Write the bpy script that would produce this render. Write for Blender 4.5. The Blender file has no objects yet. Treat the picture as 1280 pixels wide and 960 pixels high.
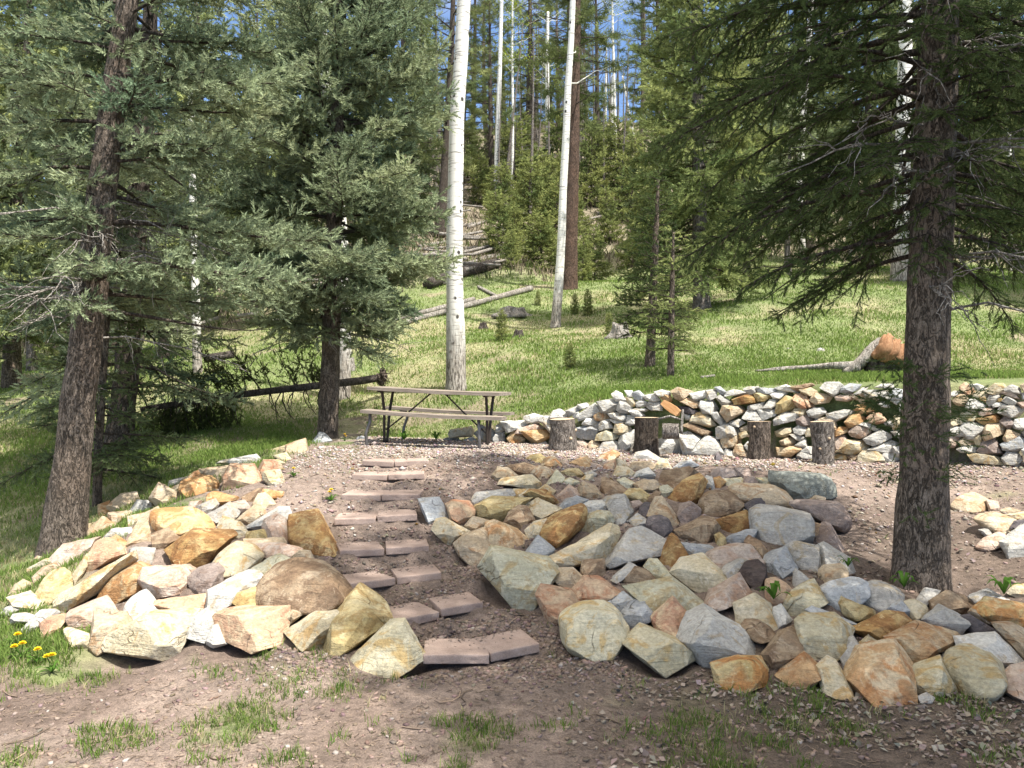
import bpy, bmesh, math, random
import numpy as np
from mathutils import Vector, Matrix, noise

random.seed(7)
RNG = np.random.default_rng(7)
sc = bpy.context.scene
COL = sc.collection

# ---------------------------------------------------------------- camera, sky, sun, exposure
FPX, U0, V0, EYE = 950.0, 640.0, 480.0, 1.6
cam = bpy.data.cameras.new('camera')
cam.sensor_width = 36.0
cam.lens = 36.0 * FPX / 1280.0
cam.clip_start = 0.05
cam.clip_end = 1000.0
camo = bpy.data.objects.new('camera', cam)
COL.objects.link(camo)
camo.location = (0, 0, EYE)
camo.rotation_euler = (math.radians(90), 0, 0)
sc.camera = camo

EL, AZ = math.radians(61), math.radians(-40)          # sun high, from the side of the thick spruce
SUN = Vector((math.cos(EL) * math.cos(AZ), math.cos(EL) * math.sin(AZ), math.sin(EL)))
wd = bpy.data.worlds.new('World')
sc.world = wd
wd.use_nodes = True
wn = wd.node_tree
sky = wn.nodes.new('ShaderNodeTexSky')
sky.sky_type = 'NISHITA'
sky.sun_disc = False
sky.sun_elevation = EL
sky.sun_rotation = math.atan2(SUN.x, SUN.y)
sky.altitude = 2600
sky.air_density = 1.0
sky.dust_density = 0.1
sky.ozone_density = 3.0
# unseen clouds added overhead to whiten and brighten the skylight, clear blue lower down
def wnode(t, **kw):
    x = wn.nodes.new('ShaderNode' + t)
    for a_, b_ in kw.items(): setattr(x, a_, b_)
    return x
wtc = wnode('TexCoord')
wsep = wnode('SeparateXYZ'); wn.links.new(wtc.outputs['Generated'], wsep.inputs[0])
wns = wnode('TexNoise'); wn.links.new(wtc.outputs['Generated'], wns.inputs['Vector'])
wns.inputs['Scale'].default_value = 3.2; wns.inputs['Detail'].default_value = 6
wm1 = wnode('MapRange', interpolation_type='SMOOTHSTEP'); wn.links.new(wsep.outputs[2], wm1.inputs['Value'])
wm1.inputs['From Min'].default_value = 0.42; wm1.inputs['From Max'].default_value = 0.58
wm2 = wnode('MapRange', interpolation_type='SMOOTHSTEP'); wn.links.new(wns.outputs['Fac'], wm2.inputs['Value'])
wm2.inputs['From Min'].default_value = 0.30; wm2.inputs['From Max'].default_value = 0.50
wmu = wnode('Math', operation='MULTIPLY'); wn.links.new(wm1.outputs[0], wmu.inputs[0]); wn.links.new(wm2.outputs[0], wmu.inputs[1])
wmx = wnode('Mix', data_type='RGBA')
wn.links.new(wmu.outputs[0], wmx.inputs[0])
wn.links.new(sky.outputs[0], wmx.inputs[6])
wmx.inputs[7].default_value = (8.2, 7.6, 6.75, 1)
wn.links.new(wmx.outputs[2], wn.nodes['Background'].inputs[0])
wn.nodes['Background'].inputs[1].default_value = 0.15
sl = bpy.data.lights.new('sun', 'SUN')
sl.energy = 4.9
sl.angle = math.radians(0.53)
sl.color = (1.0, 0.95, 0.87)
so = bpy.data.objects.new('sun', sl)
COL.objects.link(so)
so.rotation_euler = SUN.to_track_quat('Z', 'Y').to_euler()
so.location = (20, -8, 40)
sc.view_settings.view_transform = 'Standard'
sc.view_settings.look = 'None'
sc.view_settings.exposure = 0.98
sc.view_settings.gamma = 1.0
sc.view_settings.use_curve_mapping = False
sc.cycles.max_bounces = 6
sc.cycles.diffuse_bounces = 3
sc.cycles.transmission_bounces = 3

# ---------------------------------------------------------------- helpers
def tag(o, label=None, cat=None, group=None, kind=None):
    if label: o['label'] = label
    if cat: o['category'] = cat
    if group: o['group'] = group
    if kind: o['kind'] = kind
    return o

def empty(name, loc):
    o = bpy.data.objects.new(name, None)
    COL.objects.link(o)
    o.location = loc
    o.empty_display_size = 0.1
    return o

def link(name, me, parent=None, loc=None):
    o = bpy.data.objects.new(name, me)
    COL.objects.link(o)
    if parent: o.parent = parent
    if loc is not None: o.location = loc
    return o

def copy_tree(o, parent=None):
    c = o.copy()
    COL.objects.link(c)
    c.parent = parent
    for ch in [x for x in COL.objects if x.parent == o]:
        copy_tree(ch, c)
    return c

def mesh_np(name, verts, faces, mat, col=None, smooth=False):
    """One mesh from arrays: faces is (n, k) or a list of such arrays; col is a per-vertex rgb attribute."""
    me = bpy.data.meshes.new(name)
    fl = faces if isinstance(faces, list) else [faces]
    fl = [np.asarray(f, np.int32) for f in fl if len(f)]
    verts = np.asarray(verts, np.float32)
    me.vertices.add(len(verts))
    me.vertices.foreach_set('co', verts.ravel())
    loops = np.concatenate([f.ravel() for f in fl])
    tot = np.concatenate([np.full(len(f), f.shape[1], np.int32) for f in fl])
    me.loops.add(len(loops))
    me.loops.foreach_set('vertex_index', loops)
    me.polygons.add(len(tot))
    st = np.zeros(len(tot), np.int32)
    st[1:] = np.cumsum(tot)[:-1]
    me.polygons.foreach_set('loop_start', st)
    if smooth:
        me.polygons.foreach_set('use_smooth', np.ones(len(tot), bool))
    me.update(calc_edges=True)
    me.validate()
    if col is not None:
        a = me.attributes.new('tint', 'FLOAT_COLOR', 'POINT')
        c4 = np.ones((len(verts), 4), np.float32)
        c4[:, :3] = col
        a.data.foreach_set('color', c4.ravel())
    if mat: me.materials.append(mat)
    return me

_T = np.random.default_rng(3).random((16, 256, 256))
def vn(x, y, s=0):
    """Smooth value noise on arrays, 0..1."""
    x = np.asarray(x, float); y = np.asarray(y, float)
    xi = np.floor(x).astype(int); yi = np.floor(y).astype(int)
    fx = x - xi; fy = y - yi
    fx = fx * fx * (3 - 2 * fx); fy = fy * fy * (3 - 2 * fy)
    t = _T[s % 16]
    a = t[xi & 255, yi & 255]; b = t[(xi + 1) & 255, yi & 255]
    c = t[xi & 255, (yi + 1) & 255]; d = t[(xi + 1) & 255, (yi + 1) & 255]
    return (a * (1 - fx) + b * fx) * (1 - fy) + (c * (1 - fx) + d * fx) * fy

def sstep(a, b, x):
    t = np.clip((x - a) / (b - a), 0, 1)
    return t * t * (3 - 2 * t)

class N:
    """A little node-tree writer."""
    def __init__(self, name):
        self.m = bpy.data.materials.new(name)
        self.m.use_nodes = True
        self.t = self.m.node_tree
        self.b = self.t.nodes['Principled BSDF']
        self.out = self.t.nodes['Material Output']
        self.b.inputs['Roughness'].default_value = 0.9
        self.b.inputs['Specular IOR Level'].default_value = 0.25
    def n(self, typ, **kw):
        x = self.t.nodes.new('ShaderNode' + typ)
        for k, v in kw.items():
            setattr(x, k, v)
        return x
    def put(self, sock, v):
        if hasattr(v, 'is_linked'):
            self.t.links.new(v, sock)
        elif isinstance(v, (tuple, list)) and len(v) == 3 and sock.type == 'RGBA':
            sock.default_value = (*v, 1)
        else:
            sock.default_value = v
    def noise(self, vec, scale, detail=4, rough=0.55, dist=0.0):
        x = self.n('TexNoise')
        if vec is not None: self.put(x.inputs['Vector'], vec)
        x.inputs['Scale'].default_value = scale
        x.inputs['Detail'].default_value = detail
        x.inputs['Roughness'].default_value = rough
        x.inputs['Distortion'].default_value = dist
        return x.outputs['Fac']
    def voro(self, vec, scale, feature='F1', out='Distance'):
        x = self.n('TexVoronoi', feature=feature)
        if vec is not None: self.put(x.inputs['Vector'], vec)
        x.inputs['Scale'].default_value = scale
        return x.outputs[out]
    def rng(self, v, a, b, c=0.0, d=1.0):
        x = self.n('MapRange', interpolation_type='SMOOTHSTEP')
        self.put(x.inputs['Value'], v)
        for i, q in zip(('From Min', 'From Max', 'To Min', 'To Max'), (a, b, c, d)):
            x.inputs[i].default_value = q
        return x.outputs['Result']
    def mix(self, f, a, b, mode='MIX'):
        x = self.n('Mix', data_type='RGBA', blend_type=mode)
        self.put(x.inputs[0], f)
        self.put(x.inputs[6], a)
        self.put(x.inputs[7], b)
        return x.outputs[2]
    def math(self, op, a, b=0.0):
        x = self.n('Math', operation=op)
        self.put(x.inputs[0], a)
        self.put(x.inputs[1], b)
        return x.outputs[0]
    def attr(self, name='tint'):
        return self.n('Attribute', attribute_name=name).outputs['Color']
    def obj(self, scale=None, rand=False):
        tc = self.n('TexCoord').outputs['Object']
        if scale:
            mp = self.n('Mapping')
            self.put(mp.inputs['Vector'], tc)
            mp.inputs['Scale'].default_value = scale
            tc = mp.outputs['Vector']
        if rand:
            r = self.n('ObjectInfo').outputs['Random']
            k = self.math('MULTIPLY', r, 37.0)
            va = self.n('VectorMath', operation='ADD')
            self.put(va.inputs[0], tc)
            self.put(va.inputs[1], k)
            tc = va.outputs[0]
        return tc
    def bump(self, h, strength, dist=0.02):
        x = self.n('Bump')
        self.put(x.inputs['Height'], h)
        x.inputs['Strength'].default_value = strength
        x.inputs['Distance'].default_value = dist
        self.put(self.b.inputs['Normal'], x.outputs[0])
    def col(self, c):
        self.put(self.b.inputs['Base Color'], c)
    def leafy(self, c, trans=0.3):
        """Diffuse leaf with some light coming through."""
        d = self.n('BsdfDiffuse'); self.put(d.inputs['Color'], c)
        t = self.n('BsdfTranslucent'); self.put(t.inputs['Color'], c)
        x = self.n('MixShader'); x.inputs[0].default_value = trans
        self.t.links.new(d.outputs[0], x.inputs[1]); self.t.links.new(t.outputs[0], x.inputs[2])
        self.t.links.new(x.outputs[0], self.out.inputs[0])

# ---------------------------------------------------------------- materials
def stone_mat(name, a, b, stain, amount=0.35):
    k = N(name)
    v = k.obj(rand=True)
    n1 = k.noise(v, 4.0, 5, 0.6, 0.6)
    n2 = k.noise(v, 5.0, 7, 0.66, 1.6)
    bed = k.noise(k.obj((3, 5, 26), rand=True), 1.6, 5, 0.6, 0.8)          # bedding of the sandstone
    n3 = k.noise(v, 45.0, 4, 0.7)
    c = k.mix(k.rng(n1, 0.38, 0.62), a, b)
    c = k.mix(k.rng(bed, 0.45, 0.7, 0.0, 0.35), c, tuple(q * 0.72 for q in a))
    c = k.mix(k.math('MULTIPLY', k.rng(n2, 0.60 - amount * 0.32, 0.66 - amount * 0.12), 0.8), c, stain)
    rind = k.noise(v, 8.0, 6, 0.7, 1.0)
    c = k.mix(k.rng(rind, 0.58, 0.63, 0.0, 0.6), c, tuple(min(0.66, q * 1.12 + 0.05) for q in b))
    crack = k.rng(k.math('ABSOLUTE', k.math('SUBTRACT', k.noise(v, 2.2, 3, 0.5, 0.5), 0.5)), 0.0, 0.008, 0.55, 0.0)
    crack = k.math('MULTIPLY', crack, k.rng(k.noise(v, 6.0, 3), 0.5, 0.65))
    c = k.mix(crack, c, tuple(q * 0.35 for q in stain))
    c = k.mix(1.0, c, k.rng(n3, 0.28, 0.72, 0.76, 1.14), 'MULTIPLY')
    dirt = k.rng(k.noise(v, 17.0, 6, 0.75, 0.4), 0.60, 0.70, 0.0, 0.45)
    c = k.mix(dirt, c, (.16, .125, .095))
    r = k.n('ObjectInfo').outputs['Random']
    c = k.mix(1.0, c, k.rng(r, 0.0, 1.0, 0.86, 1.10), 'MULTIPLY')
    k.col(c)
    h = k.math('ADD', k.math('MULTIPLY', k.noise(v, 16.0, 9, 0.68), 0.8), k.math('MULTIPLY', bed, 0.5))
    h = k.math('SUBTRACT', h, k.math('MULTIPLY', crack, 0.5))
    k.bump(h, 1.0, 0.035)
    return k.m

STONE = {}
for code, word, a, b, s, am in (
    ('c', 'cream', (.49, .42, .28), (.545, .49, .37), (.44, .28, .11), .3),
    ('C', 'cream', (.48, .43, .29), (.54, .50, .37), (.46, .32, .13), .35),
    ('o', 'ochre', (.47, .30, .14), (.52, .39, .23), (.36, .17, .06), .5),
    ('O', 'golden', (.36, .22, .085), (.46, .35, .17), (.20, .09, .035), .6),
    ('r', 'rusty', (.37, .19, .085), (.45, .31, .17), (.54, .46, .32), .45),
    ('R', 'rust-red', (.36, .20, .13), (.43, .29, .19), (.54, .44, .29), .45),
    ('p', 'pinkish', (.43, .33, .265), (.50, .42, .35), (.38, .24, .16), .4),
    ('P', 'peach', (.45, .30, .20), (.52, .40, .27), (.38, .18, .10), .4),
    ('b', 'brown', (.25, .17, .105), (.36, .28, .19), (.17, .11, .07), .5),
    ('D', 'dark', (.075, .055, .05), (.11, .085, .075), (.05, .04, .04), .4),
    ('d', 'dark', (.10, .09, .095), (.14, .12, .12), (.06, .055, .06), .4),
    ('V', 'purplish', (.27, .215, .19), (.35, .29, .255), (.22, .16, .13), .4),
    ('g', 'grey', (.37, .355, .325), (.46, .445, .41), (.38, .31, .20), .25),
    ('B', 'blue-grey', (.31, .325, .335), (.42, .435, .445), (.34, .31, .26), .2),
    ('G', 'pale green', (.44, .42, .30), (.52, .50, .38), (.42, .32, .16), .4),
    ('K', 'green-grey', (.20, .22, .20), (.29, .31, .28), (.16, .16, .13), .35),
    ('t', 'tan', (.42, .33, .22), (.49, .41, .30), (.34, .20, .10), .3),
    ('w', 'white', (.47, .455, .415), (.55, .54, .50), (.40, .33, .23), .12),
    ('y', 'yellowish', (.44, .35, .17), (.52, .44, .26), (.30, .20, .08), .45),
    ('S', 'streaked', (.52, .40, .18), (.58, .48, .28), (.44, .18, .05), .7)):
    STONE[code] = (word, stone_mat('stone_' + word.replace('-', '_').replace(' ', '_'), a, b, s, am))

def attr_mat(name, trans=0.3):
    k = N(name); k.leafy(k.attr(), trans); return k.m
M_NEEDLE = attr_mat('spruce_needles', 0.28)
M_BLADE = attr_mat('grass_blades', 0.35)

k = N('loose_bits'); k.col(k.attr()); M_BITS = k.m

def bark_mat(name, a, b, plate, zs=0.35):
    k = N(name)
    v = k.obj((1, 1, zs), rand=True)
    n1 = k.noise(v, 34.0, 7, 0.7, 0.8)
    n2 = k.noise(k.obj((1, 1, 0.6), rand=True), 3.0, 3, 0.6)
    n3 = k.noise(k.obj((1, 1, 0.7), rand=True), 70.0, 4, 0.7, 0.5)
    c = k.mix(k.rng(n1, 0.34, 0.66), a, b)
    c = k.mix(k.rng(n2, 0.45, 0.75, 0, 0.7), c, plate)
    c = k.mix(1.0, c, k.rng(n3, 0.3, 0.7, 0.6, 1.3), 'MULTIPLY')
    crack = k.rng(k.math('ABSOLUTE', k.math('SUBTRACT', k.noise(v, 19.0, 5, 0.6, 1.5), 0.5)), 0.0, 0.05, 0.7, 0.0)
    c = k.mix(crack, c, tuple(q * 0.45 for q in a))
    k.col(c)
    k.bump(k.math('ADD', k.math('MULTIPLY', n1, 0.8), k.math('SUBTRACT', k.math('MULTIPLY', n3, 0.4), crack)), 1.0, 0.025)
    return k.m
M_BARK = bark_mat('spruce_bark', (.10, .078, .06), (.245, .198, .16), (.205, .15, .112))
M_BARKR = bark_mat('pine_bark', (.09, .06, .045), (.185, .12, .088), (.15, .09, .062))
M_BARKG = bark_mat('grey_bark', (.16, .135, .115), (.30, .27, .24), (.24, .20, .165))
M_BARKD = bark_mat('dark_twigs', (.06, .045, .035), (.13, .105, .085), (.10, .08, .06))
M_DEAD = bark_mat('weathered_wood', (.28, .25, .215), (.46, .43, .39), (.38, .33, .28), 0.1)
M_DARKLOG = bark_mat('dark_log_bark', (.055, .045, .038), (.13, .11, .095), (.10, .08, .065), 0.2)

k = N('aspen_bark')
v = k.obj((1, 1, 1), rand=True)
c = k.mix(k.noise(k.obj((1, 1, .4), rand=True), 3.0, 4), (.62, .60, .54), (.76, .75, .71))
lent = k.rng(k.noise(k.obj((2.2, 2.2, 26), rand=True), 1.6, 4, 0.6), 0.56, 0.63)
c = k.mix(k.math('MULTIPLY', lent, 0.75), c, (.16, .14, .12))
eyes = k.voro(k.obj((5.0, 5.0, 4.4), rand=True), 1.0)
c = k.mix(k.rng(k.math('ADD', eyes, k.math('MULTIPLY', k.noise(v, 30, 3), 0.12)), 0.17, 0.25, 1.0, 0.0), c, (.05, .045, .04))
sep = k.n('SeparateXYZ'); k.put(sep.inputs[0], k.n('TexCoord').outputs['Object'])
low = k.rng(k.math('ADD', sep.outputs[2], k.math('MULTIPLY', k.noise(k.obj((3, 3, .8), rand=True), 5.0, 5, 0.6), 1.5)), 1.15, 2.2, 1.0, 0.0)
fur = k.noise(k.obj((1, 1, .22), rand=True), 40.0, 5, 0.65)
c = k.mix(low, c, k.mix(k.rng(fur, 0.38, 0.6), (.10, .085, .07), (.42, .38, .33)))
k.col(c)
k.bump(k.math('ADD', k.math('MULTIPLY', fur, k.math('ADD', k.math('MULTIPLY', low, 0.9), 0.08)), k.math('MULTIPLY', lent, -0.15)), 0.8, 0.02)
M_ASPEN = k.m

def wood_mat(name, a, b, axis=(1, 14, 14), sc_=3.0):
    k = N(name)
    g = k.noise(k.obj(axis, rand=True), sc_, 6, 0.6, 0.3)
    c = k.mix(k.rng(g, 0.3, 0.7), a, b)
    c = k.mix(k.rng(k.noise(k.obj(rand=True), 2.5, 3), 0.5, 0.75, 0, 0.5), c, tuple(q * 0.6 for q in a))
    k.col(c)
    k.bump(g, 0.5, 0.01)
    return k.m
M_PLANK = wood_mat('weathered_plank', (.19, .155, .125), (.33, .28, .235))
M_SPLIT = wood_mat('split_wood', (.38, .19, .075), (.50, .30, .15), (3, 3, 20))
M_CUT = wood_mat('cut_end_grain', (.40, .29, .19), (.55, .43, .30), (9, 9, 1))
M_RUSTW = wood_mat('rotten_wood', (.20, .10, .05), (.35, .20, .11), (16, 16, 2))
k = N('black_pipe'); k.col(k.mix(k.noise(k.obj(), 14, 4), (.03, .027, .025), (.085, .065, .055)))
k.b.inputs['Metallic'].default_value = 0.3; k.b.inputs['Roughness'].default_value = 0.5; M_PIPE = k.m
k = N('worn_pipe'); k.col(k.mix(k.noise(k.obj(), 14, 4), (.10, .095, .09), (.26, .25, .25)))
k.b.inputs['Metallic'].default_value = 0.5; k.b.inputs['Roughness'].default_value = 0.45; M_PIPE2 = k.m
k = N('concrete_paver')
v = k.obj(rand=True)
c = k.mix(k.rng(k.noise(v, 7, 5), 0.3, 0.7), (.30, .225, .19), (.39, .30, .255))
c = k.mix(1.0, c, k.rng(k.noise(v, 130, 3, 0.7), 0.3, 0.7, 0.8, 1.12), 'MULTIPLY')
c = k.mix(k.rng(k.noise(v, 16, 5, 0.7), 0.56, 0.72, 0, 0.6), c, (.27, .20, .16))
k.col(c); k.bump(k.noise(v, 160, 4), 0.25, 0.01); M_PAVER = k.m
k = N('dandelion_yellow'); k.col((.75, .52, .01)); M_YEL = k.m
k = N('weed_leaf'); k.leafy(k.mix(k.noise(k.obj(rand=True), 20), (.05, .12, .02), (.10, .19, .035)), 0.3); M_WEED = k.m

k = N('ground_soil')
a = k.attr()
v = k.obj()
n1 = k.noise(v, 2.2, 6, 0.6); n2 = k.noise(v, 18, 6, 0.65); n3 = k.noise(v, 110, 5, 0.75)
c = k.mix(1.0, a, k.rng(n1, 0.3, 0.7, 0.82, 1.16), 'MULTIPLY')
c = k.mix(1.0, c, k.rng(n2, 0.3, 0.7, 0.72, 1.22), 'MULTIPLY')
c = k.mix(1.0, c, k.rng(n3, 0.3, 0.7, 0.62, 1.3), 'MULTIPLY')
k.col(c)
k.bump(k.math('ADD', k.math('MULTIPLY', n2, 0.7), k.math('MULTIPLY', n3, 0.4)), 0.9, 0.04)
M_GROUND = k.m

# ---------------------------------------------------------------- terrain: heights measured at points (u, v, distance) of the photograph
def at(u, v, y):
    return ((u - U0) / FPX * y, y, EYE - (v - V0) / FPX * y)

FRONT = [(0, 960, 3.2), (640, 960, 3.17), (1280, 960, 3.17), (640, 850, 4.1), (300, 838, 4.27), (0, 805, 4.7), (20, 740, 5.7),
 (75, 680, 7.3), (30, 640, 8.8), (200, 600, 8.5), (110, 590, 9.6), (300, 562, 9.8), (20, 540, 13), (130, 530, 12.5),
 (250, 760, 4.9), (250, 700, 5.6), (250, 640, 6.5), (300, 590, 7.9), (385, 560, 9.1), (390, 650, 6.3), (400, 730, 5.1), (480, 810, 4.4),
 (120, 760, 5.1), (120, 690, 6.1), (60, 720, 5.7),
 (560, 829, 4.42), (645, 828, 4.42), (545, 780, 4.85), (480, 738, 5.3), (480, 697, 5.77), (470, 657, 6.2), (475, 626, 6.65), (480, 602, 7.2),
 (495, 585, 7.7), (420, 600, 7.2), (590, 780, 4.85), (560, 700, 5.75),
 (745, 822, 4.4), (850, 838, 4.25), (920, 868, 3.95), (1050, 882, 3.82), (1270, 872, 3.88),
 (700, 720, 5.3), (850, 740, 5.0), (640, 700, 5.6), (560, 640, 6.4), (640, 600, 7.2), (720, 600, 7.2), (850, 660, 6.1), (950, 700, 5.45), (950, 620, 6.8),
 (1000, 590, 7.35), (1040, 650, 6.25), (1060, 740, 4.95), (1100, 650, 6.6), (1150, 735, 5.3), (1090, 700, 5.7), (1160, 775, 4.6), (1250, 752, 4.8), (1230, 690, 5.8), (1220, 635, 6.8),
 (1230, 595, 7.5), (1278, 650, 6.0), (560, 570, 8.4), (700, 568, 8.6), (520, 556, 9.6), (620, 556, 9.7), (850, 572, 8.7), (1000, 577, 8.4), (1110, 580, 8.1), (1200, 584, 7.8), (1280, 587, 7.6),
 (410, 547, 11), (580, 545, 11.2), (460, 520, 13)]
HILL = [(575, 533, 11.4), (620, 521, 11.2), (660, 518, 10.8), (700, 511, 10.3), (770, 494, 9.8), (850, 486, 9.5), (1000, 481, 9.0), (1100, 480, 8.7), (1200, 479, 8.4), (1280, 479, 8.2), (1500, 478, 8),
 (410, 547, 11), (300, 562, 10.5), (20, 540, 13), (20, 500, 15), (20, 460, 21), (-200, 470, 19), (170, 505, 14.5), (300, 470, 16), (300, 430, 21), (430, 500, 14), (570, 487, 12.8), (560, 440, 16),
 (692, 412, 19), (640, 400, 21), (560, 345, 29), (620, 370, 24.5), (430, 400, 22), (760, 342, 32), (812, 455, 12.3), (840, 472, 11.2), (877, 388, 18), (900, 335, 30), (1095, 462, 11.5), (1125, 352, 19), (1000, 380, 17), (1240, 400, 15), (1240, 330, 28), (1400, 340, 28),
 (300, 350, 34), (100, 380, 34), (-100, 390, 34), (560, 280, 40), (760, 280, 42), (1000, 285, 40), (1300, 285, 40),
 (640, 205, 58), (400, 240, 58), (100, 290, 58), (-250, 300, 60), (800, 205, 58), (1050, 235, 58), (1350, 240, 60),
 (640, 160, 74), (740, 155, 74), (400, 205, 76), (100, 265, 76), (900, 165, 76), (1100, 200, 76), (1400, 220, 78), (-250, 290, 78),
 (640, 178, 100), (100, 280, 100), (1200, 220, 100), (1600, 240, 110), (-400, 300, 110)]

class Field:
    """Thin-plate surface through the measured points."""
    def __init__(self, pts, lam):
        p = np.array([at(*q) for q in pts])
        self.p = p[:, :2]
        n = len(p)
        K = self.phi(p[:, None, :2] - p[None, :, :2]) + lam * np.eye(n)
        P = np.c_[np.ones(n), p[:, :2]]
        A = np.block([[K, P], [P.T, np.zeros((3, 3))]])
        self.w = np.linalg.solve(A, np.r_[p[:, 2], 0, 0, 0])
    @staticmethod
    def phi(d):
        r2 = (d ** 2).sum(-1) + 1e-9
        return 0.5 * r2 * np.log(r2)
    def __call__(self, x, y):
        x = np.asarray(x, float); y = np.asarray(y, float)
        z = self.w[-3] + self.w[-2] * x + self.w[-1] * y
        for i in range(len(self.p)):
            z = z + self.w[i] * self.phi(np.stack([x - self.p[i, 0], y - self.p[i, 1]], -1))
        return z
F_FRONT, F_HILL = Field(FRONT, 0.02), Field(HILL, 0.5)
WX = np.array([-3.0, -0.9, -0.72, -0.2, .55, 1.25, 2.0, 2.66, 3.26, 4.07, 4.66, 5.19, 7.0, 12.0])
WY = np.array([11.4, 10.6, 10.42, 10.15, 9.72, 9.4, 9.07, 8.82, 8.6, 8.24, 7.95, 7.7, 7.2, 6.5])
def yw(x): return np.interp(x, WX, WY)

def base_height(x, y):
    wid = np.interp(x, [-2.2, -1.0, -0.5, 0], [2.0, 1.2, .3, .16])
    t = sstep(0, 1, (y - yw(x) - 0.10) / wid)
    fy = np.clip(y, 2.6, 12.5); fx = np.clip(x, -6.5, 6.0)
    zf = F_FRONT(np.where(y < 3.0, fx * 0.8, fx), fy)
    zf = np.where(y < 3.4, zf * sstep(1.5, 3.4, y), zf)
    zh = F_HILL(np.clip(x, -60, 60), np.clip(y, 7.5, 110))
    return zf * (1 - t) + zh * t

ROWS = np.concatenate([np.arange(-9, 2, 1.0), np.arange(2, 12.4, 0.042), 12.4 * np.exp(np.linspace(0.004, math.log(115 / 12.4), 190))])
TS = np.linspace(-1, 1, 421)
def halfw(y): return 5.2 + 0.72 * np.maximum(y, 0)
GY, GT = np.meshgrid(ROWS, TS, indexing='ij')
GX = GT * halfw(GY)
GZ0 = base_height(GX, GY)
GZ = GZ0.copy()

def look(Z, x, y):
    """Height of the sheet Z at plan points."""
    x = np.asarray(x, float); y = np.asarray(y, float)
    r = np.clip(np.interp(y, ROWS, np.arange(len(ROWS))), 0, len(ROWS) - 1.001)
    c = np.clip((x / halfw(y) + 1) * 0.5 * (len(TS) - 1), 0, len(TS) - 1.001)
    ri = r.astype(int); ci = c.astype(int); fr = r - ri; fc = c - ci
    return ((Z[ri, ci] * (1 - fc) + Z[ri, ci + 1] * fc) * (1 - fr) + (Z[ri + 1, ci] * (1 - fc) + Z[ri + 1, ci + 1] * fc) * fr)

def zt(x, y): return float(look(GZ, np.array([x]), np.array([y]))[0])
YS = np.concatenate([np.arange(2.4, 13, 0.01), np.arange(13, 112, 0.1)])
def hit(u, v, ymin=2.4):
    """Where the sight line of a pixel meets the ground."""
    ys = YS[YS >= ymin]
    z = EYE - (v - V0) / FPX * ys
    g = look(GZ0, (u - U0) / FPX * ys, ys)
    b = np.nonzero(z <= g)[0]
    y = ys[b[0]] if len(b) else 75.0
    return Vector(((u - U0) / FPX * y, y, EYE - (v - V0) / FPX * y))

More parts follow.
